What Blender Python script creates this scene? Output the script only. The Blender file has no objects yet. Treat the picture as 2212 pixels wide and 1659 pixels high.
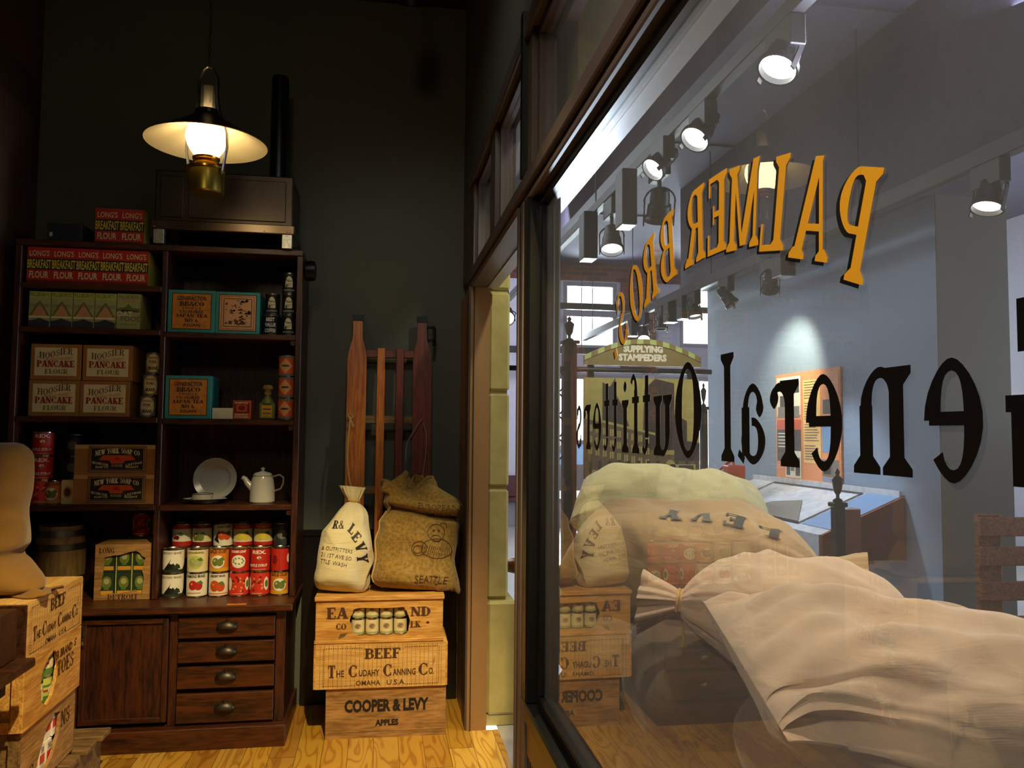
import bpy, math, random
from math import sin, cos, pi, radians as R, sqrt
from mathutils import Vector, Matrix, noise
from mathutils.geometry import tessellate_polygon
random.seed(7)
S = bpy.context.scene
COL = S.collection

# ------------------------------------------------------------- camera
cam = bpy.data.objects.new('camera', bpy.data.cameras.new('camera'))
COL.objects.link(cam); S.camera = cam
cam.data.sensor_width = 36.0
cam.data.lens = 36.0 * 1750 / 2212
cam.data.clip_start = 0.02; cam.data.clip_end = 200
yaw, pitch, roll = R(9.3), R(3.38), 0.008
f0 = Vector((sin(yaw)*cos(pitch), cos(yaw)*cos(pitch), sin(pitch)))
r0 = Vector((cos(yaw), -sin(yaw), 0)); u0 = r0.cross(f0)
rr = r0*cos(roll) + u0*sin(roll); uu = -r0*sin(roll) + u0*cos(roll)
cam.matrix_world = Matrix.Translation((0, 0, 1.5)) @ Matrix((rr, uu, -f0)).transposed().to_4x4()

# ------------------------------------------------------------- world, view, main lights
S.view_settings.view_transform = 'Standard'; S.view_settings.look = 'None'
S.view_settings.gamma = 1; S.view_settings.use_curve_mapping = False
S.view_settings.exposure = 0.0
S.cycles.use_denoising = True
S.cycles.max_bounces = 8; S.cycles.transparent_max_bounces = 24
S.cycles.sample_clamp_indirect = 3.0; S.cycles.caustics_reflective = False; S.cycles.caustics_refractive = False
W = bpy.data.worlds.new('world'); S.world = W; W.use_nodes = True
W.node_tree.nodes['Background'].inputs[0].default_value = (0.86, 0.93, 1.0, 1)
W.node_tree.nodes['Background'].inputs[1].default_value = 4.5

def spot(name, loc, to, energy, col, ang, blend=.4, size=.04):
    l = bpy.data.lights.new(name, 'SPOT'); l.energy = energy; l.color = col
    l.spot_size = R(ang); l.spot_blend = blend; l.shadow_soft_size = size
    o = bpy.data.objects.new(name, l); COL.objects.link(o); o.location = loc
    o.rotation_euler = (Vector(to)-Vector(loc)).to_track_quat('-Z', 'Y').to_euler(); return o
def area(name, loc, to, energy, col, sx, sy):
    l = bpy.data.lights.new(name, 'AREA'); l.energy = energy; l.color = col
    l.shape = 'RECTANGLE'; l.size = sx; l.size_y = sy
    o = bpy.data.objects.new(name, l); COL.objects.link(o); o.location = loc
    o.rotation_euler = (Vector(to)-Vector(loc)).to_track_quat('-Z', 'Y').to_euler(); return o
WARM = (1.0, .76, .37); COOL = (.72, .84, 1.0); NEUT = (1.0, .93, .78)
# the shop's ceiling spot: lights the crates, counter and floor
spot('shop_spot_light', (.22, 1.15, 3.55), (-.52, 3.62, .05), 720, WARM, 41, .55, .035)
# unseen fill lights added to brighten the cabinet, the wall and the window frame
spot('shop_fill_light', (-.5, -.6, 3.7), (-.6, 4.2, 1.5), 38, (1, .82, .52), 75, .8, .25)
spot('wall_fill_light', (.1, 1.9, 3.8), (.25, 4.66, 1.6), 38, (.95, 1, .88), 56, .9, .2)
spot('window_fill_light', (-1.3, .1, 3.3), (.46, 1.25, 1.95), 190, (1, .88, .68), 60, .8, .2)
# gallery spots aimed at the sacks, the poster, the sign, the display case
spot('sack_spot_light', (1.50, 3.6, 2.98), (1.15, 2.9, 1.0), 125, (1, .94, .62), 80, .6, .05)
spot('sack_front_spot_light', (1.5, 2.3, 3.2), (1.0, 1.6, 1.0), 150, (1, .86, .68), 75, .6, .06)
spot('poster_spot_light', (3.05, 6.5, 2.66), (3.7, 6.80, 2.0), 120, (1, .9, .62), 75, .8, .04)
spot('case_spot_light', (2.9, 6.0, 2.7), (3.3, 5.9, .95), 160, (.92, .95, 1), 60, .6, .05)
spot('sign_spot_light', (2.2, 5.6, 3.0), (2.33, 7.0, 1.9), 95, (1, .92, .68), 60, .7, .05)
spot('header_fill_light', (.95, 3.7, 1.65), (.60, 1.4, 2.30), 130, COOL, 42, .6, .05)  # unseen spot added low in the gallery to brighten the soffit
spot('pillar_spot_light', (.95, 3.1, 3.3), (.62, 4.2, 1.4), 60, (1, .95, .66), 62, .7, .05)
# daylight through the far windows
area('window_daylight', (3.44, 13.6, 3.5), (3.0, 5, 1.6), 500, COOL, 1.0, 1.0)
area('window_daylight', (5.4, 13.6, 3.5), (3.0, 5, 1.6), 500, COOL, 1.0, 1.0)
area('window_daylight', (4.3, 13.6, 1.5), (2.2, 5, 1.6), 700, COOL, 3.2, 1.8)
area('far_wall_fill_light', (1.4, 9.5, 4.0), (2.6, 13, 2.0), 90, (.84, .86, 1.0), 1.5, .6)  # unseen area light added to brighten the far wall
area('side_window_daylight', (7.7, 3.4, 1.9), (3.7, 5.8, 1.7), 190, COOL, 1.6, 1.8)
spot('dust_glow_light', (.43, .62, 2.9), (.515, 1.0, 1.9), 16, (.86, .76, 1), 95, .9, .05)  # unseen spot added to make the dust on the pane glow
area('ceiling_fill_light', (2.5, 3.2, 3.35), (2.1, 3.0, 4.3), 110, (.78, .78, 1.0), .3, 3.0)  # unseen area light added to brighten the gallery ceiling

# ------------------------------------------------------------- materials
def hexc(h):
    c = [int(h[i:i+2], 16)/255 for i in (0, 2, 4)]
    return tuple(((x+.055)/1.055)**2.4 if x > .04045 else x/12.92 for x in c) + (1,)
MATS = {}
class NT:
    def __init__(s, name):
        s.m = bpy.data.materials.new(name); s.m.use_nodes = True; s.t = s.m.node_tree
        s.b = s.t.nodes['Principled BSDF']; s.out = s.t.nodes['Material Output']; MATS[name] = s.m
    def n(s, typ, ins=None, **kw):
        nd = s.t.nodes.new(typ)
        for k, v in kw.items(): setattr(nd, k, v)
        for k, v in (ins or {}).items():
            if hasattr(v, 'node'): s.t.links.new(v, nd.inputs[k])
            else: nd.inputs[k].default_value = v
        return nd
    def l(s, a, b): s.t.links.new(a, b)
    def coord(s, scale=(1, 1, 1), rot=(0, 0, 0), kind='Object'):
        tc = s.n('ShaderNodeTexCoord'); mp = s.n('ShaderNodeMapping', {0: tc.outputs[kind]})
        mp.inputs['Scale'].default_value = scale; mp.inputs['Rotation'].default_value = rot
        return mp.outputs[0]
    def ramp(s, fac, stops):
        r = s.n('ShaderNodeValToRGB', {0: fac}); e = r.color_ramp.elements
        while len(e) < len(stops): e.new(.5)
        for i, (p, c) in enumerate(stops): e[i].position = p; e[i].color = c
        return r.outputs[0]
    def bump(s, h, strength=.3, dist=.002):
        b = s.n('ShaderNodeBump', {'Height': h, 'Strength': strength, 'Distance': dist}); s.l(b.outputs[0], s.b.inputs['Normal'])
    def set(s, base=None, rough=.6, metal=0, spec=.5):
        if base is not None:
            if hasattr(base, 'node'): s.l(base, s.b.inputs['Base Color'])
            else: s.b.inputs['Base Color'].default_value = base
        s.b.inputs['Roughness'].default_value = rough; s.b.inputs['Metallic'].default_value = metal
        s.b.inputs['Specular IOR Level'].default_value = spec
def mix(c, k): return tuple(min(1, x*k) for x in c[:3]) + (1,)
def plain(name, h, rough=.6, metal=0, spec=.5, var=.12, scale=14):
    t = NT(name); c = hexc(h)
    nz = t.n('ShaderNodeTexNoise', {0: t.coord(), 'Scale': scale, 'Detail': 4})
    t.set(t.ramp(nz.outputs[0], [(.3, mix(c, 1-var)), (.7, mix(c, 1+var))]), rough, metal, spec); return t
def wood(name, h1, h2, scale=(2, 2, 30), rough=.45, bump=.15, grain=6):
    t = NT(name); co = t.coord(scale)
    nz = t.n('ShaderNodeTexNoise', {0: co, 'Scale': 1.6, 'Detail': 6, 'Roughness': .62, 'Distortion': .8})
    n2 = t.n('ShaderNodeTexNoise', {0: co, 'Scale': grain, 'Detail': 3})
    a = t.n('ShaderNodeMath', {0: nz.outputs[0], 1: n2.outputs[0]}, operation='ADD')
    hf = t.n('ShaderNodeMath', {0: a.outputs[0], 1: .5}, operation='MULTIPLY')
    t.set(t.ramp(hf.outputs[0], [(.40, hexc(h1)), (.58, hexc(h2))]), rough); a2 = a.outputs[0]
    t.bump(a2, bump, .002); return t
def emit(name, col, st):
    t = NT(name); e = t.n('ShaderNodeEmission', {0: col, 1: st}); t.l(e.outputs[0], t.out.inputs[0]); return t

# woods
wood('mahogany', '21100a', '4a2412', (10, 10, 1.2), .40, .3, 9)
wood('mahogany_flat', '26120a', '52290f', (1.2, 10, 10), .38, .3, 9)
wood('pine', 'ad7630', 'd9a858', (1.2, 12, 12), .55, .3, 9)
wood('pine_light', 'bd914a', 'deb46c', (1.2, 16, 16), .55, .3, 9)
wood('pine_old', '7d5a2c', 'b48850', (1.2, 9, 9), .65, .3, 9)
wood('pine_grey', '5d4324', '86683c', (2.0, 14, 14), .7)
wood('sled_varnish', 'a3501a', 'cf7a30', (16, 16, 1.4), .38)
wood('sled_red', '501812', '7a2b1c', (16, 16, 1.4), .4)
wood('dark_stain', '25130a', '43240f', (2, 12, 12), .45)
wood('bench_wood', '6b3a1e', '9a5c33', (14, 2, 14), .55)
wood('keg_oak', '6d5836', '94794a', (12, 12, 1.5), .6)
# floor boards
t = NT('floor_boards'); co = t.coord()
sep = t.n('ShaderNodeSeparateXYZ', {0: co})
def M(op, a, b=None):
    d = {0: a}
    if b is not None: d[1] = b
    return t.n('ShaderNodeMath', d, operation=op).outputs[0]
bx_ = M('FLOOR', M('DIVIDE', sep.outputs[0], .118)); fx = M('FRACT', M('DIVIDE', sep.outputs[0], .118))
off = t.n('ShaderNodeTexWhiteNoise', {'W': bx_}, noise_dimensions='1D').outputs[0]
yy = M('DIVIDE', M('ADD', sep.outputs[1], M('MULTIPLY', off, 2.3)), 1.15); by_ = M('FLOOR', yy); fy = M('FRACT', yy)
rnd = t.n('ShaderNodeTexWhiteNoise', {'Vector': t.n('ShaderNodeCombineXYZ', {0: bx_, 1: by_}).outputs[0]}, noise_dimensions='2D').outputs[0]
gv = t.n('ShaderNodeCombineXYZ', {0: M('ADD', M('MULTIPLY', sep.outputs[0], 7.0), M('MULTIPLY', rnd, 40)), 1: M('MULTIPLY', sep.outputs[1], 1.1), 2: M('MULTIPLY', rnd, 17)}).outputs[0]
nz = t.n('ShaderNodeTexNoise', {0: gv, 'Scale': 1.0, 'Detail': 2.0, 'Roughness': .45}).outputs[0]
rings = M('PINGPONG', M('MULTIPLY', nz, 26), 1.0)
base = t.ramp(rnd, [(0, hexc('96681c')), (.3, hexc('c49434')), (.6, hexc('a87628')), (.8, hexc('d8ac4c')), (1, hexc('a06f22'))])
ring = t.ramp(rings, [(0, (.52, .36, .24, 1)), (.22, (.78, .66, .52, 1)), (.45, (1, 1, 1, 1))])
mm = t.n('ShaderNodeMix', {0: .75, 6: base, 7: ring}, data_type='RGBA', blend_type='MULTIPLY').outputs[2]
gap = M('MULTIPLY', M('GREATER_THAN', fx, .018), M('GREATER_THAN', fy, .003))
gm = t.n('ShaderNodeMix', {0: gap, 6: (.05, .03, .01, 1), 7: mm}, data_type='RGBA').outputs[2]
t.set(gm, .30); t.bump(gap, .4, .001)
# brick
t = NT('brick'); br = t.n('ShaderNodeTexBrick', {0: t.coord((1, 1, 1), (R(90), 0, R(90))), 'Scale': 1, 'Color1': hexc('573a22'), 'Color2': hexc('3b2717'), 'Mortar': hexc('40362b'), 'Brick Width': .21, 'Row Height': .075, 'Mortar Size': .006})
t.set(br.outputs[0], .85); t.bump(br.outputs[1], -.6, .006)
t = NT('brick_far'); br = t.n('ShaderNodeTexBrick', {0: t.coord((1, 1, 1), (R(90), 0, 0)), 'Scale': 1, 'Color1': hexc('7c4238'), 'Color2': hexc('5d3430'), 'Mortar': hexc('6b5a55'), 'Brick Width': .24, 'Row Height': .08, 'Mortar Size': .008})
t.set(br.outputs[0], .85)
plain('wall_green', '565850', .75, var=.06, scale=2)
plain('ceiling_black', '17181a', .8)
plain('gallery_ceiling', '56526a', .8, var=.1, scale=1.2)
plain('beam_grey', '3b3a4a', .7)
plain('wall_blue', '8296ac', .6, var=.03, scale=1)
plain('wall_olive_shade', '4f4e48', .75, var=.04)
plain('wall_white', 'b9b4c0', .8, var=.03)
plain('gallery_floor', 'a8a49e', .35, var=.08, scale=2)
plain('taupe_paint', '594c49', .5, var=.04)
plain('jamb_paint', '98744a', .5, var=.04)
plain('soffit_paint', '8d8a93', .35, var=.03)
plain('black_paint', '0b0a0c', .35, var=.2)
plain('bead_paint', '8a6636', .5, var=.05)
plain('stone', 'b0a468', .85, var=.12, scale=9).bump(MATS['stone'].node_tree.nodes['Noise Texture'].outputs[0], .5, .01)
plain('maroon', '4a1c20', .5)
plain('black_iron', '141417', .4, .6)
plain('track_black', '0c0c0f', .45)
plain('steel', 'a9a49a', .28, 1, var=.08)
plain('tin', 'c4beb0', .25, 1, var=.06)
plain('galvanised', 'b8b7ae', .35, .9, var=.3, scale=60)
plain('stove_steel', '4a4038', .33, .85, var=.12, scale=5)
plain('stove_rail', '6b5c4e', .26, .9, var=.1, scale=5)
plain('brass', 'b8902f', .25, 1, var=.1)
plain('brass_dull', '8d7a35', .32, .9, var=.1)
plain('lamp_white', 'd9c69a', .45, var=.05)
plain('lamp_black', '1c1712', .3, .4)
plain('handle_metal', '4a4338', .42, .8, var=.25)
plain('enamel_white', 'c9c8be', .15, var=.03)
plain('enamel_rim', '16181c', .2)
plain('keg_hoop', '6e6a60', .4, .9)
plain('cardboard', '9a6c38', .75, var=.06)
plain('paper', 'd8cfae', .7, var=.05)
plain('rope', 'c4a060', .85, var=.2, scale=200)
plain('rope_grey', '8d7d78', .85, var=.2, scale=200)
plain('ink_black', '1a1410', .6, var=.1)
plain('ink_brown', '4c2a10', .65, var=.3, scale=60)
plain('ink_red', '8c1d12', .55)
for nm, hx in dict(red='b5231a', red_bright='cf3320', yellow='d9c53a', cream='dcd3a6', white='e6e2d2', green='4f7a2e', green_dark='23361f', teal='2f8f8c', orange='d07c22', tan='c29a62', black='111013', blue_dark='232a3a', sage='a3aa72', olive='6c7434', pink='c98a6a', brown='5c3416', grey='77736a', lime='b7c25a', orange_deep='c44e1c', gold='d29a2a', peach='dd8c55', navy='28323f', red_dark='6c1510', cover_blue='6f93bd', poster_yellow='f0c576', poster_orange='e0905a').items():
    plain('p_'+nm, hx, .5, var=.05, scale=30)
plain('tea_orange', 'c47f2a', .55, var=.25, scale=40)
plain('tea_pale', 'cf9a68', .55, var=.12, scale=40)
plain('can_pattern', '6f6a60', .4, var=.6, scale=120)
plain('screen_panel', 'c9d0d8', .25)
plain('sepia_dark', '3b3027', .5, var=.25, scale=20)
plain('sepia_mid', '6f5c40', .5, var=.3, scale=25)
plain('sepia_light', 'b9ad5e', .5, var=.12, scale=12)
plain('sign_olive', '8a7a45', .5, var=.04)
plain('sign_green', 'b8c878', .5, var=.04)
plain('sign_white', 'f2efdd', .4)
plain('letter_gold', 'ffb224', .45, var=.03)
plain('letter_black', '08080b', .4, var=.1)
plain('glitter_brown', '5a3413', .2, .5, var=.9, scale=150)
plain('car_dark', '30343c', .2)
plain('wood_red', '7a3524', .45)
def cloth(name, h, weave=900, wr=.5, var=.1, sp=.25):
    t = NT(name); c = hexc(h); co = t.coord()
    n1 = t.n('ShaderNodeTexNoise', {0: co, 'Scale': 5, 'Detail': 5, 'Roughness': .6})
    n2 = t.n('ShaderNodeTexNoise', {0: co, 'Scale': weave/6, 'Detail': 2})
    w1 = t.n('ShaderNodeTexWave', {0: co, 'Scale': weave/10}, bands_direction='X'); w2 = t.n('ShaderNodeTexWave', {0: co, 'Scale': weave/10}, bands_direction='Z')
    w = t.n('ShaderNodeMath', {0: w1.outputs[1], 1: w2.outputs[1]}, operation='ADD').outputs[0]
    h1 = t.n('ShaderNodeMath', {0: n2.outputs[0], 1: w}, operation='ADD').outputs[0]
    hh = t.n('ShaderNodeMath', {0: h1, 1: .02}, operation='MULTIPLY').outputs[0]
    n3 = t.n('ShaderNodeTexNoise', {0: t.coord((1.3, 1.3, 6)), 'Scale': 4, 'Detail': 3, 'Distortion': 1.2})
    hs = t.n('ShaderNodeMath', {0: hh, 1: t.n('ShaderNodeMath', {0: n3.outputs[0], 1: 1.6}, operation='MULTIPLY').outputs[0]}, operation='ADD').outputs[0]
    cr = t.ramp(n1.outputs[0], [(.3, mix(c, 1-var)), (.7, mix(c, 1+var))])
    if var > .2:
        cr = t.n('ShaderNodeMix', {0: .5, 6: cr, 7: t.ramp(n2.outputs[0], [(.35, mix(c, .45)), (.65, mix(c, 1.35))])}, data_type='RGBA').outputs[2]
    t.set(cr, .9, 0, .15); t.b.inputs['Sheen Weight'].default_value = sp
    t.bump(hs, wr, .006); return t
cloth('canvas_white', 'cfc59b'); cloth('canvas_cream', 'd2c79f'); cloth('canvas_pink', 'cdaf8f'); cloth('canvas_tan', 'ae9168')
cloth('burlap', '94763a', 420, .55, .22); cloth('canvas_shaded', '5a4528', 800, .35, .12); cloth('canvas_brown', '7d5a26', 700, .3, .1)  # the darkest canvas holds the shade of the lower sacks in its colour
emit('lamp_glow', (1, .80, .45, 1), 9); emit('spot_glow', (.97, 1, .98, 1), 14)
emit('spot_glow_warm', (1, .93, .86, 1), 7); emit('bulb_small', (1, 1, .96, 1), 8)
t = NT('glass_clear'); fr = t.n('ShaderNodeFresnel', {0: 1.5}); tr = t.n('ShaderNodeBsdfTransparent', {0: (.93, .93, .88, 1)}); gl = t.n('ShaderNodeBsdfGlossy', {'Roughness': .03})
mx = t.n('ShaderNodeMixShader', {0: fr.outputs[0], 1: tr.outputs[0], 2: gl.outputs[0]}); t.l(mx.outputs[0], t.out.inputs[0])
t = NT('glass_smoky'); tr = t.n('ShaderNodeBsdfTransparent', {0: (.95, .92, .84, 1)}); df = t.n('ShaderNodeBsdfTranslucent', {0: (.9, .85, .7, 1)}); g1 = t.n('ShaderNodeMixShader', {0: .22, 1: tr.outputs[0], 2: df.outputs[0]}); gl = t.n('ShaderNodeBsdfGlossy', {'Roughness': .05}); g2 = t.n('ShaderNodeMixShader', {0: t.n('ShaderNodeFresnel', {0: 1.5}).outputs[0], 1: g1.outputs[0], 2: gl.outputs[0]}); t.l(g2.outputs[0], t.out.inputs[0])
# shop window pane: both faces' reflection on the face a ray enters, plus a thin film of dust
t = NT('window_glass')
geo = t.n('ShaderNodeNewGeometry'); fr = t.n('ShaderNodeFresnel', {0: 1.52})
r2 = t.n('ShaderNodeMath', {0: fr.outputs[0], 1: 1.8}, operation='MULTIPLY'); r3 = t.n('ShaderNodeMath', {0: fr.outputs[0], 1: 1.0}, operation='ADD')
rf = t.n('ShaderNodeMath', {0: r2.outputs[0], 1: r3.outputs[0]}, operation='DIVIDE')
fc = t.n('ShaderNodeMath', {0: 1.0, 1: geo.outputs['Backfacing']}, operation='SUBTRACT')
fac = t.n('ShaderNodeMath', {0: rf.outputs[0], 1: fc.outputs[0]}, operation='MULTIPLY')
tr = t.n('ShaderNodeBsdfTransparent', {0: (.97, .975, .97, 1)}); gl = t.n('ShaderNodeBsdfGlossy', {'Roughness': 0.0})
mx = t.n('ShaderNodeMixShader', {0: fac.outputs[0], 1: tr.outputs[0], 2: gl.outputs[0]})
dn = t.n('ShaderNodeTexNoise', {0: t.coord(), 'Scale': 3, 'Detail': 6})
dr = t.n('ShaderNodeMapRange', {0: dn.outputs[0], 1: .3, 2: .8, 3: .045, 4: .08})
df = t.n('ShaderNodeBsdfDiffuse', {0: (.9, .9, .95, 1)})
mx2 = t.n('ShaderNodeMixShader', {0: dr.outputs[0], 1: mx.outputs[0], 2: df.outputs[0]}); t.l(mx2.outputs[0], t.out.inputs[0])

# ------------------------------------------------------------- stroke lettering
T_, t_ = .18, .075
def st(x0, y0, x1, y1, w=T_, sf=''): return ('s', x0, y0, x1, y1, w, sf)
def ar(cx, cy, rx, ry, a0, a1, wm=T_, wn=t_): return ('a', cx, cy, rx, ry, a0, a1, wm, wn)
G = {
 'A': (.80, [st(.12, 0, .40, 1, .08, 'b'), st(.68, 0, .42, 1, T_, 'b'), st(.2, .32, .6, .32, t_)]),
 'B': (.70, [st(.17, 0, .17, 1, T_, 'tb'), st(.1, .965, .38, .965, t_), st(.1, .52, .40, .52, t_), st(.1, .035, .40, .035, t_), ar(.38, .743, .18, .222, -90, 90), ar(.40, .278, .21, .243, -90, 90)]),
 'C': (.70, [ar(.37, .5, .26, .465, 45, 315), st(.60, .68, .60, .95, .06), st(.60, .08, .60, .3, .06)]),
 'D': (.74, [st(.17, 0, .17, 1, T_, 'tb'), st(.1, .965, .34, .965, t_), st(.1, .035, .34, .035, t_), ar(.34, .5, .27, .465, -90, 90)]),
 'E': (.66, [st(.17, 0, .17, 1, T_, 'tb'), st(.1, .965, .6, .965, t_), st(.1, .5, .45, .5, t_), st(.1, .035, .62, .035, t_), st(.59, .75, .59, 1, .06), st(.61, 0, .61, .27, .06), st(.44, .38, .44, .62, .05)]),
 'F': (.62, [st(.17, 0, .17, 1, T_, 'tb'), st(.1, .965, .6, .965, t_), st(.1, .5, .45, .5, t_), st(.59, .75, .59, 1, .06), st(.44, .38, .44, .62, .05)]),
 'G': (.76, [ar(.37, .5, .26, .465, 45, 330), st(.60, .68, .60, .95, .06), st(.60, 0, .60, .42, .15), st(.46, .42, .72, .42, t_)]),
 'H': (.80, [st(.17, 0, .17, 1, T_, 'tb'), st(.63, 0, .63, 1, T_, 'tb'), st(.17, .5, .63, .5, t_)]),
 'I': (.36, [st(.18, 0, .18, 1, T_, 'tb')]),
 'J': (.54, [st(.36, .25, .36, 1, T_, 't'), ar(.22, .25, .14, .22, 180, 360, .12)]),
 'K': (.78, [st(.17, 0, .17, 1, T_, 'tb'), st(.2, .38, .62, 1, t_, 't'), st(.32, .55, .64, 0, T_, 'b')]),
 'L': (.62, [st(.17, 0, .17, 1, T_, 'tb'), st(.1, .035, .6, .035, t_), st(.585, 0, .585, .3, .06)]),
 'M': (.96, [st(.13, 0, .15, 1, .08, 'b'), st(.15, 1, .46, .04, T_), st(.78, 1, .50, .04, .08), st(.80, 0, .80, 1, .15, 'tb')]),
 'N': (.80, [st(.13, 0, .13, 1, .08, 'tb'), st(.14, 1, .66, 0, T_), st(.67, 0, .67, 1, .08, 't')]),
 'O': (.72, [ar(.36, .5, .27, .465, 0, 360)]),
 'P': (.68, [st(.17, 0, .17, 1, T_, 'tb'), st(.1, .965, .38, .965, t_), st(.1, .45, .38, .45, t_), ar(.38, .707, .20, .257, -90, 90)]),
 'R': (.76, [st(.17, 0, .17, 1, T_, 'tb'), st(.1, .965, .38, .965, t_), st(.1, .5, .40, .5, t_), ar(.38, .732, .19, .232, -90, 90), st(.40, .5, .62, 0, .16, 'b')]),
 'S': (.62, [ar(.31, .745, .19, .22, 20, 270, .11), ar(.31, .27, .20, .235, -90, 90, .15), st(.51, .68, .51, .97, .05), st(.09, .04, .09, .32, .05), ar(.31, .27, .20, .235, 200, 270, .11), st(.27, .535, .36, .50, .09)]),
 'T': (.70, [st(.35, 0, .35, 1, T_, 'b'), st(.05, .965, .65, .965, t_), st(.06, .72, .06, 1, .06), st(.64, .72, .64, 1, .06)]),
 'U': (.76, [st(.17, .25, .17, 1, T_, 't'), st(.62, .25, .62, 1, .08, 't'), ar(.395, .27, .22, .235, 180, 360)]),
 'V': (.76, [st(.12, 1, .38, .02, T_, 't'), st(.64, 1, .40, .02, .08, 't')]),
 'W': (1.05, [st(.12, 1, .33, .02, T_, 't'), st(.52, 1, .35, .02, .08), st(.52, 1, .70, .02, T_, 't'), st(.93, 1, .72, .02, .08, 't')]),
 'X': (.76, [st(.12, 1, .64, 0, T_, 'tb'), st(.64, 1, .12, 0, .08, 'tb')]),
 'Y': (.74, [st(.12, 1, .37, .45, T_, 't'), st(.62, 1, .37, .45, .08, 't'), st(.37, 0, .37, .5, T_, 'b')]),
 '&': (.80, [ar(.34, .77, .14, .19, 0, 360, .1), ar(.32, .27, .22, .24, 90, 360, .14), st(.26, .66, .72, .02, .15), ar(.5, .35, .2, .3, -60, 20, .07)]),
 '6': (.6, [ar(.3, .3, .19, .27, 0, 360), ar(.42, .5, .3, .465, 95, 200, .14)]),
 '.': (.26, [st(.13, 0, .13, .16, .16)]), ',': (.26, [st(.15, .12, .08, -.15, .1)]), "'": (.22, [st(.11, .7, .11, 1, .1)]),
 ' ': (.42, []), '-': (.4, [st(.05, .45, .35, .45, .08)]),
 # lower case (x height .70)
 'e': (.60, [ar(.30, .35, .20, .325, 0, 320, .15), st(.12, .36, .53, .36, .07)]),
 'n': (.72, [st(.17, 0, .17, .70, .15, 'tb'), ar(.36, .45, .19, .225, 0, 180, .13), st(.55, 0, .55, .46, .15, 'b')]),
 'r': (.56, [st(.17, 0, .17, .70, .15, 'tb'), ar(.36, .45, .17, .2, 60, 180, .1), ar(.46, .56, .035, .055, 0, 360, .09, .07)]),
 'a': (.64, [st(.46, .06, .46, .50, .15), ar(.30, .48, .16, .19, 0, 180, .10), ar(.15, .49, .03, .05, 0, 360, .08, .07), ar(.29, .20, .18, .17, 80, 370, .13), st(.48, .02, .61, .09, .06)]),
 'l': (.36, [st(.18, 0, .18, 1, .15, 'tb')]),
 'u': (.72, [st(.17, .22, .17, .70, .15, 't'), ar(.36, .23, .19, .20, 180, 360, .13), st(.55, 0, .55, .70, .15, 'tb')]),
 't': (.46, [st(.22, .2, .22, .95, .14), st(.06, .67, .40, .67, .07), ar(.32, .18, .11, .15, 180, 320, .11)]),
 'f': (.46, [st(.20, 0, .20, .8, .14, 'b'), st(.05, .67, .38, .67, .07), ar(.31, .80, .12, .165, 30, 180, .11)]),
 'i': (.36, [st(.18, 0, .18, .70, .15, 'tb'), ar(.18, .88, .035, .035, 0, 360, .08, .08)]),
 's': (.52, [ar(.26, .52, .14, .15, 10, 270, .10), ar(.26, .19, .15, .16, -90, 90, .12), ar(.26, .19, .15, .16, 190, 270, .1), st(.23, .37, .30, .35, .08), st(.40, .48, .40, .66, .05), st(.10, .03, .10, .22, .05)]),
}
def glyph_polys(ch, k=1.0):
    w, sts = G.get(ch, G.get(ch.upper(), G[' '])); out = []
    for s in sts:
        if s[0] == 's':
            _, x0, y0, x1, y1, ww, sf = s; ww *= k
            dx, dy = x1-x0, y1-y0; L = sqrt(dx*dx+dy*dy) or 1; nx, ny = -dy/L*ww/2, dx/L*ww/2
            if abs(dx) > .02 and abs(dy) > .3: nx, ny = ww/2*1.04*(1 if dy < 0 else -1), 0
            out.append([(x0+nx, y0+ny), (x0-nx, y0-ny), (x1-nx, y1-ny), (x1+nx, y1+ny)])
            for c in sf:
                lo = (y0 < y1); px, py = ((x0, y0) if lo == (c == 'b') else (x1, y1)); d = 1 if c == 'b' else -1
                a, b = ww/2+.09, ww/2
                out.append([(px-a, py), (px+a, py), (px+a, py+d*.05), (px+b, py+d*.12), (px-b, py+d*.12), (px-a, py+d*.05)])
        else:
            _, cx, cy, rx, ry, a0, a1, wm, wn = s; wm *= k; n = max(5, int(abs(a1-a0)/13)); pr = None
            for i in range(n+1):
                a = R(a0+(a1-a0)*i/n); c_, s_ = cos(a), sin(a); ww = wn+(wm-wn)*abs(c_)**1.3
                p = (cx+(rx+ww/2*abs(c_))*c_, cy+(ry+wn/2)*s_); q = (cx+(rx-ww/2)*c_, cy+(ry-wn/2)*s_)
                if pr: out.append([pr[0], p, q, pr[1]])
                pr = (p, q)
    return w, out
def serif_layout(s, track=.06, bold=1.0):
    x = 0; polys = []
    for ch in s:
        w, ps = glyph_polys(ch, bold)
        polys += [[(px+x, py) for px, py in p] for p in ps]; x += w+track
    return x-track, polys
_tc = {}
def sans_layout(s, bold=0.0):
    key = (s, bold)
    if key in _tc: return _tc[key]
    cu = bpy.data.curves.new('lettering', 'FONT'); cu.body = s; cu.size = 1; cu.resolution_u = 2; cu.offset = bold; cu.align_x = 'LEFT'
    o = bpy.data.objects.new('lettering', cu); COL.objects.link(o)
    dg = bpy.context.evaluated_depsgraph_get(); me = o.evaluated_get(dg).to_mesh()
    vs = [v.co.copy() for v in me.vertices]; fs = [list(p.vertices) for p in me.polygons]
    bpy.data.objects.remove(o); bpy.data.curves.remove(cu)
    if not vs: _tc[key] = (1, []); return _tc[key]
    x0 = min(v.x for v in vs); x1 = max(v.x for v in vs); H = .70
    _tc[key] = (max(.01, (x1-x0)/H), [[((vs[i].x-x0)/H, vs[i].y/H) for i in f] for f in fs]); return _tc[key]

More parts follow.
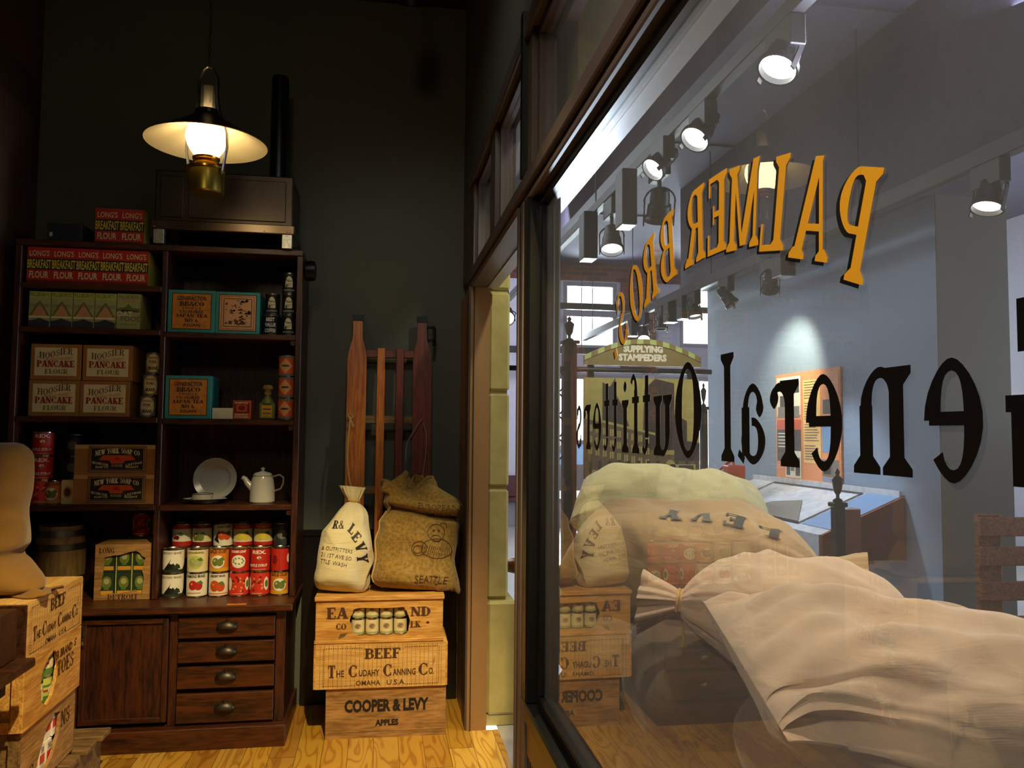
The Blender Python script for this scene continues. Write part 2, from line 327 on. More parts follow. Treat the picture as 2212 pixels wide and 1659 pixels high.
# ------------------------------------------------------------- mesh builder
class MB:
    def __init__(s): s.v = []; s.f = []; s.m = []; s.mats = []; s.X = Matrix.Identity(4)
    def mi(s, m):
        if m not in s.mats: s.mats.append(m)
        return s.mats.index(m)
    def add(s, vs, fs, m):
        b = len(s.v); s.v += [tuple(s.X @ Vector(p)) for p in vs]; k = s.mi(m)
        for f in fs: s.f.append([b+i for i in f]); s.m.append(k)
    def box(s, x0, x1, y0, y1, z0, z1, m, b=0.0):
        if b > 0:
            b = min(b, (x1-x0)*.45, (y1-y0)*.45, (z1-z0)*.45)
            s.hexa([(x0, y0, z0), (x1, y0, z0), (x1, y1, z0), (x0, y1, z0)], [(x0, y0, z1), (x1, y0, z1), (x1, y1, z1), (x0, y1, z1)], m, b); return
        vs = [(x, y, z) for z in (z0, z1) for y in (y0, y1) for x in (x0, x1)]
        s.add(vs, [(0, 2, 3, 1), (4, 5, 7, 6), (0, 1, 5, 4), (2, 6, 7, 3), (0, 4, 6, 2), (1, 3, 7, 5)], m)
    def hexa(s, lo, hi, m, b):
        # box with chamfered edges: three inset faces per corner
        c = sum((Vector(p) for p in lo+hi), Vector())/8; P = [Vector(p) for p in lo+hi]
        def ins(i, ax):
            p = P[i].copy()
            for a in range(3):
                if a != ax: p[a] += b if c[a] > p[a] else -b
            return p
        vs = []; idx = {}
        for i in range(8):
            for ax in range(3): idx[(i, ax)] = len(vs); vs.append(ins(i, ax))
        F = [((0, 3, 2, 1), 2), ((4, 5, 6, 7), 2), ((0, 1, 5, 4), 1), ((2, 3, 7, 6), 1), ((0, 4, 7, 3), 0), ((1, 2, 6, 5), 0)]
        fs = [[idx[(i, ax)] for i in q] for q, ax in F]
        E = [(0, 1), (1, 2), (2, 3), (3, 0), (4, 5), (5, 6), (6, 7), (7, 4), (0, 4), (1, 5), (2, 6), (3, 7)]
        for a, d in E:
            along = max(range(3), key=lambda k: abs(P[a][k]-P[d][k])); o = [k for k in range(3) if k != along]
            q = [idx[(a, o[0])], idx[(d, o[0])], idx[(d, o[1])], idx[(a, o[1])]]
            n = (vs[q[1]]-vs[q[0]]).cross(vs[q[2]]-vs[q[0]])
            if n.dot(vs[q[0]]-c) < 0: q.reverse()
            fs.append(q)
        for i in range(8):
            q = [idx[(i, 0)], idx[(i, 1)], idx[(i, 2)]]
            n = (vs[q[1]]-vs[q[0]]).cross(vs[q[2]]-vs[q[0]])
            if n.dot(vs[q[0]]-c) < 0: q.reverse()
            fs.append(q)
        s.add(vs, fs, m)
    def lathe(s, prof, m, n=24, c=(0, 0), cap=True):
        vs = []; fs = []
        for r, z in prof:
            for i in range(n): a = 2*pi*i/n; vs.append((c[0]+r*cos(a), c[1]+r*sin(a), z))
        for j in range(len(prof)-1):
            for i in range(n): k = (i+1) % n; fs.append((j*n+i, j*n+k, (j+1)*n+k, (j+1)*n+i))
        if cap:
            if prof[0][0] > 1e-4: fs.append(list(range(n))[::-1])
            if prof[-1][0] > 1e-4: fs.append([(len(prof)-1)*n+i for i in range(n)])
        s.add(vs, fs, m)
    def tube(s, pts, r, m, n=8, flat=None, cap=True):
        P = [Vector(p) for p in pts]; vs = []; fs = []; up = Vector((0, 0, 1)); prev = None
        for i, p in enumerate(P):
            d = (P[min(i+1, len(P)-1)]-P[max(i-1, 0)]).normalized()
            if prev is None:
                a = d.cross(up); a = a if a.length > .05 else d.cross(Vector((1, 0, 0)))
            else: a = prev - d*prev.dot(d)
            a.normalize(); prev = a; b = d.cross(a)
            rr_ = r[i] if isinstance(r, (list, tuple)) else r
            fl = flat if flat else 1
            for k in range(n): t = 2*pi*k/n; vs.append(p + a*cos(t)*rr_ + b*sin(t)*rr_*fl)
        for j in range(len(P)-1):
            for k in range(n): q = (k+1) % n; fs.append((j*n+k, j*n+q, (j+1)*n+q, (j+1)*n+k))
        if cap: fs.append(list(range(n))[::-1]); fs.append([(len(P)-1)*n+k for k in range(n)])
        s.add(vs, fs, m)
    def grid(s, fn, nu, nv, m, cu=False, cv=False):
        vs = [fn(i/nu, j/nv) for i in range(nu+1-int(cu)) for j in range(nv+1-int(cv))]; w = nv+1-int(cv); h = nu+1-int(cu)
        fs = []
        for i in range(nu):
            for j in range(nv):
                a, b = i, (i+1) % h if cu else i+1; c, d = j, (j+1) % w if cv else j+1
                fs.append((a*w+c, b*w+c, b*w+d, a*w+d))
        s.add(vs, fs, m)
    def prism(s, poly, holes, y0, y1, m, mside=None):
        # polygon in (x,z), thickness along y (front at y0)
        loops = [[Vector((x, 0, z)) for x, z in l] for l in [poly]+list(holes)]
        flat = [p for l in loops for p in l]; tri = tessellate_polygon(loops)
        n = len(flat); vs = [(p.x, y0, p.z) for p in flat]+[(p.x, y1, p.z) for p in flat]
        fs = []
        for a, b, c in tri:
            A, B, C_ = flat[a], flat[b], flat[c]
            if (B-A).cross(C_-A).y > 0: a, b, c = a, c, b
            fs.append((a, b, c)); fs.append((a+n, c+n, b+n))
        s.add(vs, fs, m); fs = []; o = 0
        for l in loops:
            for i in range(len(l)): j = (i+1) % len(l); fs.append((o+i, o+j, o+j+n, o+i+n))
            o += len(l)
        s.add(vs, fs, mside or m)
    def poly(s, pts, mapf, m, d=0):
        step = getattr(mapf, 'step', 0); x0, x1 = min(p[0] for p in pts), max(p[0] for p in pts)
        if not step or x1-x0 <= step: s.add([mapf(x, y, d) for x, y in pts], [list(range(len(pts)))], m); return
        n = int((x1-x0)/step)+1                     # follow a curved face in narrow upright slices
        def clip(P, xc, sg):
            out = []
            for i in range(len(P)):
                p, q = P[i], P[(i+1) % len(P)]; a, b = (p[0]-xc)*sg, (q[0]-xc)*sg
                if a >= 0: out.append(p)
                if (a > 0 > b) or (a < 0 < b): t = a/(a-b); out.append((xc, p[1]+(q[1]-p[1])*t))
            return out
        for i in range(n):
            Q = clip(pts, x0+(x1-x0)*i/n, 1); Q = clip(Q, x0+(x1-x0)*(i+1)/n, -1) if Q else Q
            if len(Q) >= 3: s.add([mapf(x, y, d) for x, y in Q], [list(range(len(Q)))], m)
    def text(s, txt, mapf, x, y, h, m, width=None, font='sans', ax='c', bold=0, d=0, warp=None, track=.06):
        w, ps = serif_layout(txt, track, 1+bold) if font == 'serif' else sans_layout(txt, bold)
        kx = (width/w) if width else h; W_ = w*kx
        x0 = x-W_/2 if ax == 'c' else x if ax == 'l' else x-W_
        for i, p in enumerate(ps):
            q = [(x0+a*kx, y+b*h) for a, b in p]
            if warp: q = [warp(a, b) for a, b in q]
            dd = d+(i % 7)*.09 if font == 'serif' else d
            s.add([mapf(a, b, dd) for a, b in q], [list(range(len(q)))], m)
    def build(s, name, parent=None, smooth=35, loc=None, rot=None, bevel=0, sub=0):
        me = bpy.data.meshes.new(name); me.from_pydata(s.v, [], s.f)
        for m in s.mats: me.materials.append(MATS[m])
        me.polygons.foreach_set('material_index', s.m); me.update()
        if smooth:
            me.polygons.foreach_set('use_smooth', [True]*len(me.polygons)); me.set_sharp_from_angle(angle=R(smooth))
        o = bpy.data.objects.new(name, me); COL.objects.link(o)
        if parent: o.parent = parent
        if loc is not None: o.location = loc
        if rot is not None: o.rotation_euler = rot
        if bevel:
            b = o.modifiers.new('bevel', 'BEVEL'); b.width = bevel; b.segments = 2; b.limit_method = 'ANGLE'; b.angle_limit = R(40)
        if sub: q = o.modifiers.new('sub', 'SUBSURF'); q.levels = sub; q.render_levels = sub
        return o
def front(x0=0, y0=0, z0=0, off=.0006): return lambda u, v, d=0: (x0+u, y0-off*(1+d), z0+v)      # prints on a face looking to -y
def side(x0=0, y0=0, z0=0, off=.0006): return lambda u, v, d=0: (x0+off*(1+d), y0+u, z0+v)       # prints on a face looking to +x
def wrap(r, z0=0, a0=-90, off=.0005):
    f = lambda u, v, d=0: ((r+off*(1+d*.5))*cos(R(a0)+u/r), (r+off*(1+d*.5))*sin(R(a0)+u/r), z0+v)
    f.step = r*.16; return f
def rect(x0, x1, y0, y1): return [(x0, y0), (x1, y0), (x1, y1), (x0, y1)]
def ell(cx, cy, rx, ry, n=20): return [(cx+rx*cos(2*pi*i/n), cy+ry*sin(2*pi*i/n)) for i in range(n)]
def strip(s, mapf, x0, x1, y0, y1, m, d=0, n=12):
    for i in range(n): a, b = x0+(x1-x0)*i/n, x0+(x1-x0)*(i+1)/n; s.poly(rect(a, b, y0, y1), mapf, m, d)
def tag(o, label, cat, group=None, kind=None):
    o['label'] = label; o['category'] = cat
    if group: o['group'] = group
    if kind: o['kind'] = kind
    return o
def thing(name, label, cat, loc=(0, 0, 0), rz=0, group=None):
    o = bpy.data.objects.new(name, None); COL.objects.link(o); o.location = loc; o.rotation_euler = (0, 0, rz); o.empty_display_size = .05
    return tag(o, label, cat, group)
def struct(name, mb, **k): o = mb.build(name, **k); o['kind'] = 'structure'; return o
def dup(root, loc, rz, label=None):
    r = root.copy(); COL.objects.link(r); r.location = loc; r.rotation_euler = (r.rotation_euler[0], r.rotation_euler[1], rz)
    if label: r['label'] = label
    for ch in list(root.children):
        c = ch.copy(); COL.objects.link(c); c.parent = r
        for g in ch.children: d = g.copy(); COL.objects.link(d); d.parent = c
    return r
# ============================================================= the shop's shell
b = MB(); b.box(-2.4, .46, -2.2, 4.70, -.05, 0, 'floor_boards'); b.box(.46, .62, 2.71, 4.14, -.05, 0, 'floor_boards'); struct('floor', b)
b = MB(); b.box(-2.4, .56, 4.66, 4.80, 0, 4.0, 'wall_green'); struct('wall_back', b)
b = MB(); b.box(-2.0, -1.84, -2.2, 4.66, 0, 4.0, 'brick'); struct('wall_left', b)
b = MB(); b.box(-2.0, .56, -2.36, -2.2, 0, 4.0, 'wall_green'); struct('wall_front', b)
b = MB(); b.box(-2.4, .60, -2.4, 4.8, 4.0, 4.1, 'ceiling_black'); struct('ceiling', b)
b = MB(); b.box(-.40, .455, 4.635, 4.66, 0, .92, 'black_paint'); b.box(-.40, .455, 4.625, 4.66, .92, .95, 'black_paint'); struct('baseboard_back', b)  # wainscot; the shadow behind the crates is put into its black
# wall with the door and the shop window: x .46 .. .56
b = MB(); b.box(.46, .56, 4.14, 4.66, 0, 2.25, 'jamb_paint'); b.box(.475, .479, 4.132, 4.14, 0, 2.25, 'ink_black')
b.box(.452, .46, 4.15, 4.3, 0, 2.25, 'taupe_paint'); struct('trim_1', b)                     # far door jamb
b = MB()                                                                                     # mullion between door and window
b.box(.47, .56, 2.50, 2.71, 0, 2.25, 'taupe_paint')
b.box(.458, .47, 2.685, 2.712, 0, 2.25, 'taupe_paint'); b.box(.462, .47, 2.60, 2.685, 0, 2.25, 'black_paint')
b.box(.452, .47, 2.565, 2.60, 0, 2.25, 'taupe_paint'); b.box(.455, .56, 2.48, 2.565, .67, 2.25, 'black_paint', .006)
b.box(.455, .56, 2.49, 2.565, 0, .67, 'taupe_paint')
struct('trim_2', b)
b = MB()                                                                                     # header over door and window
b.box(.47, .545, -2.2, 4.14, 2.25, 2.34, 'taupe_paint'); b.box(.452, .47, -2.2, 4.3, 2.285, 2.335, 'taupe_paint', .004)
b.box(.458, .475, -2.2, 2.50, 2.24, 2.262, 'taupe_paint', .004); b.box(.545, .60, -2.2, 4.14, 2.245, 2.32, 'soffit_paint')
b.box(.458, .475, 2.72, 4.3, 2.25, 2.275, 'taupe_paint', .004)
struct('trim_3', b)
b = MB()                                                                                     # transom posts, top band
for y0, y1 in ((2.52, 2.70), (3.36, 3.50), (4.14, 4.66), (-.2, 0), (-2.2, -2.0)): b.box(.47, .56, y0, y1, 2.34, 2.82, 'taupe_paint')
for y0, y1 in ((2.58, 2.62),): b.box(.45, .47, y0, y1, 2.34, 2.9, 'black_paint')
b.box(.47, .56, -2.2, 4.66, 2.82, 4.0, 'wall_green'); b.box(.455, .47, -2.2, 4.3, 2.80, 2.86, 'taupe_paint', .004)
b.box(.56, .60, -2.2, 4.2, 2.80, 2.83, 'soffit_paint')
struct('trim_4', b)
b = MB()                                                                                     # small frames round the transom panes
for y0, y1 in ((2.70, 3.36), (3.50, 4.14), (0, 2.52), (-2.0, -.2)):
    b.box(.49, .53, y0, y1, 2.34, 2.375, 'taupe_paint'); b.box(.49, .53, y0, y1, 2.785, 2.82, 'taupe_paint')
    b.box(.49, .53, y0, y0+.03, 2.375, 2.785, 'taupe_paint'); b.box(.49, .53, y1-.03, y1, 2.375, 2.785, 'taupe_paint')
struct('trim_5', b)
for i, (y0, y1) in enumerate(((2.73, 3.33), (3.53, 4.11), (.03, 2.49), (-1.97, -.23))):
    b = MB(); b.box(.508, .513, y0, y1, 2.375, 2.785, 'window_glass'); struct('window_%d' % (i+2), b)
b = MB()                                                                                     # wall below the window: beadboard and black sill
b.box(.47, .56, -2.2, 2.50, 0, .62, 'bead_paint')
b.box(.462, .47, -2.2, 2.49, .52, .625, 'bead_paint'); b.box(.462, .47, -2.2, 2.49, 0, .16, 'bead_paint')
y = 2.46
while y > .3: b.box(.4675, .4705, y, y+.008, .16, .52, 'ink_brown'); y -= .034
struct('wall_right', b)
b = MB(); b.box(.452, .56, -2.2, 2.50, .62, .672, 'black_paint', .006); b.box(.49, .535, -2.2, 2.48, .672, .70, 'black_paint', .004)
b.box(.49, .535, -2.2, 2.48, 2.215, 2.245, 'black_paint', .004); b.box(.49, .535, 2.45, 2.48, .70, 2.215, 'black_paint', .004); struct('trim_6', b)
b = MB(); b.box(.509, .514, -2.2, 2.45, .70, 2.215, 'window_glass'); struct('window_1', b)

# ------------------------------------------------------------- painted lettering on the pane
def glassmap(u, v, d=0): return (.5084-.0005*d, u, v)          # reads from the gallery side
# lower line: (letter, y0, y1) along the pane
GO = [('G', .470, .598), ('e', .615, .695), ('n', .712, .808), ('e', .828, .910), ('r', .925, 1.000), ('a', 1.006, 1.097), ('l', 1.108, 1.154),
      ('O', 1.230, 1.344), ('u', 1.362, 1.456), ('t', 1.470, 1.528), ('f', 1.538, 1.600), ('i', 1.612, 1.660), ('t', 1.682, 1.736), ('t', 1.745, 1.803), ('e', 1.818, 1.898), ('r', 1.915, 1.985), ('s', 1.998, 2.064)]
def pane_letter(ch, label, grp, draw):
    b = MB(); draw(b); tag(b.build('window_letter', smooth=0), label, 'letter', grp)
NTH = {}
for k, (ch, a0, a1) in enumerate(GO):
    def dr(b):
        w, ps = glyph_polys(ch, 1.15); kx = (a1-a0)/w
        for i, p in enumerate(ps): b.add([glassmap(a0+x*kx, 1.459+y*(.160 if ch.isupper() or ch in 'ltf' else .156), i*.03) for x, y in p], [list(range(len(p)))], 'letter_black')
    word = 'General' if k < 7 else 'Outfitters'; nb = ('after ' + GO[k-1][0]) if k else 'cut by the right edge'
    nx = ('before ' + GO[k+1][0]) if k < len(GO)-1 else 'the last letter'
    pane_letter(ch, 'black mirrored %s in %s on the pane, %s, %s' % (ch, word, nb, nx), 'black letters General Outfitters on the pane', dr)
PB = [('P', .822, 1.672), ('A', .898, 1.710), ('L', .992, 1.742), ('M', 1.078, 1.764), ('E', 1.166, 1.777), ('R', 1.250, 1.779), ('B', 1.372, 1.772), ('R', 1.466, 1.752), ('O', 1.545, 1.724), ('S', 1.636, 1.688), ('.', 1.70, 1.664)]
for k, (ch, cy, cz) in enumerate(PB):
    tl = math.asin((cy-1.215)/.85)*.72
    def dr(b):
        w, ps = glyph_polys(ch, .95)
        for m, dx, dz, d in (('letter_black', .0085, -.002, 0), ('letter_gold', 0, 0, 1)):
            for i, p in enumerate(ps):
                q = [((x-w/2)*.108, y*.122) for x, y in p]
                b.add([glassmap(cy+dx+x*cos(tl)+y*sin(tl), cz+dz-x*sin(tl)+y*cos(tl), d+i*.03) for x, y in q], [list(range(len(q)))], m)
    if ch == '.': lb = 'gold mirrored full stop at the far end of the arched line on the window'
    else: lb = 'gold mirrored letter %s in the arch, %s, before the %s' % (ch, ('after the '+PB[k-1][0]) if k else 'rightmost', PB[k+1][0] if k < 9 else 'full stop')
    pane_letter(ch, lb, 'gold arched letters on the pane', dr)

# ============================================================= gallery beyond the glass
b = MB(); b.box(.62, 9, -3, 13, -.05, 0, 'gallery_floor'); b.box(.56, .62, -3, 2.71, -.05, 0, 'gallery_floor'); b.box(-.5, .62, 4.8, 13, -.05, 0, 'gallery_floor'); struct('floor', b)
b = MB(); b.box(.56, 9, -3, 13.3, 4.3, 4.4, 'gallery_ceiling'); struct('ceiling', b)
b = MB()
for y in (2.1, 4.7, 7.3, 9.9): b.box(.6, 3.5, y, y+.02, 4.285, 4.3, 'beam_grey')
b.box(1.05, 1.35, -3, 13, 4.12, 4.3, 'wood_red'); b.box(2.2, 2.45, -3, 13, 4.02, 4.3, 'beam_grey'); struct('trim_7', b)
b = MB(); b.box(3.45, 4.24, 4.88, 8.75, 3.13, 4.3, 'beam_grey'); b.box(3.38, 3.45, -3, 8.75, 3.05, 4.3, 'beam_grey'); struct('trim_8', b)
b = MB(); b.box(3.70, 4.24, 4.89, 8.75, 0, 3.13, 'wall_blue'); struct('wall_blue', b)
b = MB(); b.box(3.70, 4.24, 4.88, 4.89, 0, 3.13, 'wall_olive_shade'); struct('wall_end', b)  # end of the blue wall, its shade put into the darker colour
b = MB(); b.box(3.45, 9, -3.1, -3.0, 0, 4.3, 'wall_olive_shade'); b.box(.56, 3.45, -3.1, -3.0, 0, 4.3, 'wall_olive_shade'); struct('wall_rear', b)
b = MB(); b.box(-.6, -.5, 4.8, 13, 0, 4.3, 'wall_white'); struct('wall_side', b)
b = MB(); b.box(-.5, .50, 4.80, 4.82, 0, 4.3, 'wall_white'); struct('wall_partition', b)
# far facade at y = 13 with window openings
def wall_openings(b, x0, x1, z0, z1, ops, y0, y1, m):
    xs = sorted({x0, x1, *[o[0] for o in ops], *[o[1] for o in ops]}); zs = sorted({z0, z1, *[o[2] for o in ops], *[o[3] for o in ops]})
    for i in range(len(xs)-1):
        for j in range(len(zs)-1):
            cx, cz = (xs[i]+xs[i+1])/2, (zs[j]+zs[j+1])/2
            if not any(o[0] < cx < o[1] and o[2] < cz < o[3] for o in ops): b.box(xs[i], xs[i+1], y0, y1, zs[j], zs[j+1], m)
OPS = [(2.98, 3.90, 2.88, 4.0), (5.0, 6.0, 2.95, 4.02), (2.70, 4.35, .35, 2.45), (4.55, 5.9, .35, 2.45)]
b = MB(); wall_openings(b, -.6, 9, 0, 4.3, OPS, 13.0, 13.25, 'wall_white'); struct('wall_far', b)
b = MB(); b.box(2.7, 9, 12.90, 13.0, 4.02, 4.3, 'brick_far'); b.box(3.96, 4.55, 12.92, 13.0, 2.5, 4.02, 'brick_far'); b.box(-.6, 2.7, 12.92, 13.0, 4.02, 4.3, 'brick_far'); struct('trim_9', b)
b = MB()
b.box(-.6, 9, 12.8, 12.98, 2.60, 2.74, 'beam_grey') if 0 else None
for x0, x1, z0, z1 in OPS:
    b.box(x0, x0+.07, 13.02, 13.12, z0, z1, 'soffit_paint'); b.box(x1-.07, x1, 13.02, 13.12, z0, z1, 'soffit_paint')
    b.box(x0+.07, x1-.07, 13.02, 13.12, z0, z0+.07, 'soffit_paint'); b.box(x0+.07, x1-.07, 13.02, 13.12, z1-.07, z1, 'soffit_paint')
b.box(2.98, 3.90, 13.0, 13.1, 3.42, 3.54, 'soffit_paint'); b.box(3.5, 3.55, 13.0, 13.1, .42, 2.38, 'soffit_paint')
struct('trim_10', b)
for i, (x0, x1, z0, z1) in enumerate(OPS): b = MB(); b.box(x0+.07, x1-.07, 13.06, 13.066, z0+.07, z1-.07, 'glass_clear'); struct('window_%d' % (i+6), b)
b = MB(); b.box(-.45, 3.0, 12.80, 13.0, .18, .74, 'maroon') if 0 else None
b = MB(); b.box(1.2, 2.55, 12.6, 12.98, .40, .46, 'maroon', .01); b.box(1.2, 2.55, 12.9, 12.98, .46, .80, 'maroon', .01); b.box(1.22, 1.3, 12.62, 12.9, 0, .40, 'black_iron'); b.box(2.45, 2.53, 12.62, 12.9, 0, .40, 'black_iron')
tag(b.build('bench'), 'dark red bench against the far white wall, glimpsed through the doorway', 'bench')
# street outside
b = MB(); b.box(-6, 16, 13.25, 40, -.3, -.05, 'gallery_floor'); struct('ground', b)
car = thing('parked_car', 'dark parked car on the street outside the far window', 'car', (4.55, 17.2, -.05))
b = MB(); prof = [(-1.9, .35), (-1.9, .75), (-1.2, .85), (-.75, 1.38), (.7, 1.40), (1.3, .9), (1.95, .8), (2.0, .35)]
b.prism(prof, [], -.8, .8, 'car_dark'); b.build('body', car, bevel=.06)
b = MB(); b.prism([(-1.05, .88), (-.68, 1.30), (.62, 1.32), (1.12, .90)], [], -.82, .82, 'p_cover_blue'); b.build('side_windows', car)
for x in (-1.2, 1.25):
    b = MB(); b.X = Matrix.Translation((x, -.75, .32)) @ Matrix.Rotation(R(90), 4, 'X'); b.lathe([(.05, -.1), (.32, -.1), (.32, .1), (.05, .1)], 'black_iron', 20); b.build('wheel', car)
# right hand room: side window with iron scrollwork
b = MB(); wall_openings(b, -3, 13, 0, 4.3, [(5.2, 7.4, .75, 3.2)], 0, .15, 'wall_white')
b.X = Matrix.Identity(4); b.v = [(8.0+y, x, z) for x, y, z in b.v]; struct('wall_east', b)
b = MB(); b.box(4.24, 8.0, 12.6, 12.7, 0, 4.3, 'wall_white') if 0 else b.box(8.0, 8.1, 5.2, 7.4, .68, .75, 'soffit_paint'); b.box(8.0, 8.08, 6.6, 6.68, .75, 3.2, 'soffit_paint'); b.box(8.0, 8.08, 5.2, 7.4, 1.9, 1.97, 'soffit_paint'); struct('trim_11', b)
def scroll_panel(b, y0, y1, z0, z1, x, n=1):
    def ring(cy, cz, r):
        b.tube([(x, cy+r*cos(a*pi/8), cz+r*sin(a*pi/8)) for a in range(17)], .007, 'black_iron', 6)
    b.tube([(x, y0, z0), (x, y1, z0)], .012, 'black_iron', 6); b.tube([(x, y0, z1), (x, y1, z1)], .012, 'black_iron', 6)
    k = int((y1-y0)/.14)
    for i in range(k+1):
        y = y0+(y1-y0)*i/k; b.tube([(x, y, z0), (x, y, z1)], .009, 'black_iron', 6)
        if i < k:
            zz = z0+.07
            while zz < z1-.04: ring(y+.07, zz, .055); zz += .14
b = MB(); scroll_panel(b, 2.9, 4.7, .75, 1.45, 4.9); b.tube([(4.9, 2.9, 0), (4.9, 2.9, 1.5)], .02, 'black_iron'); b.tube([(4.9, 4.7, 0), (4.9, 4.7, 1.5)], .02, 'black_iron')
tag(b.build('iron_railing'), 'black wrought iron railing of rings beyond the slatted bench', 'railing')
# bench of slats at the right edge
bn = thing('slatted_bench', 'brown wooden slatted bench back at the right edge, behind the sacks', 'bench', (3.47, 4.25, 0), R(-4))
for x, in ((0.0,), (1.25,)):
    b = MB(); b.box(x, x+.14, .02, .07, 0, 1.04, 'bench_wood', .006); b.build('post', bn)
for z in (.97, .80, .60, .40): b = MB(); b.box(-.01, 1.41, -.012, .02, z-.055, z+.055, 'bench_wood', .006); b.build('slat', bn)
b = MB(); b.box(-.01, 1.41, -.5, -.02, .20, .25, 'bench_wood', .008); b.build('seat', bn)
for x in (.05, 1.25): b = MB(); b.box(x, x+.1, -.46, -.38, 0, .20, 'bench_wood', .006); b.build('leg', bn)
# stone pillar and lintel stones outside the door
b = MB(); zz = [0, .06, .62, 1.15, 1.70, 2.22, 2.72]
def pb(a, b_): return (a, b_)
b.box(.565, .74, 4.19, 4.75, 0, .06, 'stone', .004); b.box(.565, .72, 4.17, 4.75, .06, .63, 'stone', .014)
for z0, z1 in ((.64, 1.20), (1.215, 1.70), (1.715, 2.235), (2.25, 2.8), (2.815, 3.4), (3.41, 4.25)):
    b.box(.565, .675, 4.20, 4.75, z0, z1, 'stone', .012); b.box(.565, .665, 4.22, 4.75, z0-.016, z0, 'stone')
struct('trim_12', b)
b = MB(); b.prism([(.6, 2.52), (.68, 2.56), (.74, 2.75), (.80, 2.95), (.82, 4.2), (.6, 4.2)], [], 2.42, 2.80, 'stone'); struct('trim_13', b)

# ------------------------------------------------------------- track lighting
b = MB(); b.box(1.60, 1.66, -1, 12.5, 3.19, 3.26, 'track_black', .004)
for y in (0, 3, 6, 9, 12): b.tube([(1.63, y, 3.26), (1.63, y, 4.3)], .006, 'track_black', 6)
tag(b.build('light_track'), 'long dark lighting track nearest the window glass, in the gallery', 'track')
b = MB(); b.box(3.18, 3.24, -1, 12.5, 2.96, 3.06, 'track_black', .004)
for y in (0, 2.5, 5, 7.5, 10, 12): b.tube([(3.21, y, 3.06), (3.21, y, 4.3)], .006, 'track_black', 6)
tag(b.build('light_track'), 'long dark lighting track running along the blue wall', 'track')
b = MB(); b.box(.6, 3.4, 12.2, 12.28, 2.72, 2.82, 'track_black', .004); b.tube([(1, 12.24, 2.82), (1, 12.24, 4.3)], .006, 'track_black'); b.tube([(3.1, 12.24, 2.82), (3.1, 12.24, 4.3)], .006, 'track_black')
b.box(2.3, 7.5, 12.24, 12.32, 3.42, 3.52, 'track_black', .004); b.tube([(2.6, 12.28, 3.52), (2.6, 12.28, 4.3)], .006, 'track_black'); b.tube([(6, 12.28, 3.52), (6, 12.28, 4.3)], .006, 'track_black')
tag(b.build('light_track'), 'dark cross track in front of the far bright windows', 'track')
def head(x, y, ztrack, z, to, r=.075, on=None, label='', box=True):
    """Track head: adapter box, stem, yoke and bell shaped can facing `to`."""
    t = thing('track_spotlight', label, 'spotlight', (x, y, ztrack))
    if box: b = MB(); b.box(-.035, .035, -.11, .11, -.13, 0, 'track_black', .005); b.build('adapter', t)
    b = MB(); b.tube([(0, 0, -.0), (0, 0, min(-.002, z-ztrack+.10))], .014, 'track_black'); b.build('stem', t)
    q = (Vector(to)-Vector((x, y, z))).to_track_quat('-Z', 'Y').to_matrix().to_4x4()
    b = MB(); b.X = Matrix.Translation((0, 0, z-ztrack)) @ q
    b.lathe([(.02, .10), (r*.6, .095), (r*.68, .05), (r*.68, .01), (r*.8, 0), (r*.85, -.06), (r, -.075), (r, -.10), (r*.9, -.10), (r*.86, -.07)], 'track_black', 22, cap=False)
    b.lathe([(.0001, .10), (.02, .10)], 'track_black', 22, cap=False)
    for s_ in (-1, 1): b.box(s_*r*1.02-.004, s_*r*1.02+.004, -.012, .012, -.13, .03, 'track_black')
    b.tube([(r*1.06*cos(a*pi/10), 0, .02+.09*sin(a*pi/10)) for a in range(11)], .006, 'track_black', 6)
    hd = b.build('can', t)
    b = MB(); b.X = Matrix.Translation((0, 0, z-ztrack)) @ q; m = on or 'stove_steel'
    b.lathe([(.0001, -.073), (r*.5, -.076), (r*.86, -.072)], m, 22, cap=False); b.build('lens', t)
    return t
head(1.63, 3.04, 3.19, 3.075, (.95, 2.75, 1.75), .085, 'spot_glow', 'brightest glaring track spotlight, highest one seen through the window')
head(1.63, 3.90, 3.19, 3.08, (.9, 3.55, 2.1), .08, 'spot_glow', 'glaring track spotlight second from the top of the window')
head(1.60, 4.42, 3.19, 3.08, (.8, 4.15, 2.3), .075, 'spot_glow', 'glaring track spotlight tilted sideways just above the arched gold letters')
head(1.64, 5.60, 3.19, 2.90, (1.45, 4.9, 1.2), .085, 'spot_glow', 'lit track spotlight facing down beside a long black box')
head(1.68, 4.70, 3.19, 2.90, (1.8, 5.2, 2.1), .09, None, 'unlit black track spotlight with a rounded can, near the letter B')
head(3.21, 3.80, 2.96, 2.80, (2.9, 3.7, 1.9), .085, 'spot_glow_warm', 'lit track spotlight at the upper right edge, in front of the blue wall')
head(3.21, 6.28, 2.96, 2.78, (3.5, 6.9, 2.0), .075, None, 'unlit dark track spotlight hanging before the blue wall')
head(3.21, 7.15, 2.96, 2.79, (3.7, 6.9, 2.05), .072, 'spot_glow_warm', 'lit track spotlight turned to the orange poster')
head(3.21, 7.95, 2.96, 2.80, (3.3, 7.6, 1.4), .078, 'spot_glow_warm', 'track spotlight with warm rim in front of the far right window')
head(3.21, 8.95, 2.96, 2.80, (3.2, 8.8, 1.0), .075, None, 'unlit dark track spotlight above the arched sign, right of its centre')
head(3.21, 9.55, 2.96, 2.72, (2.8, 8.4, 1.2), .08, 'spot_glow', 'lit track spotlight just over the top of the arched sign')
head(1.10, 7.0, 3.02, 2.53, (.8, 5.5, 1.7), .07, 'spot_glow_warm', 'lit spotlight glimpsed between the stone pillar and the mullion', box=False)
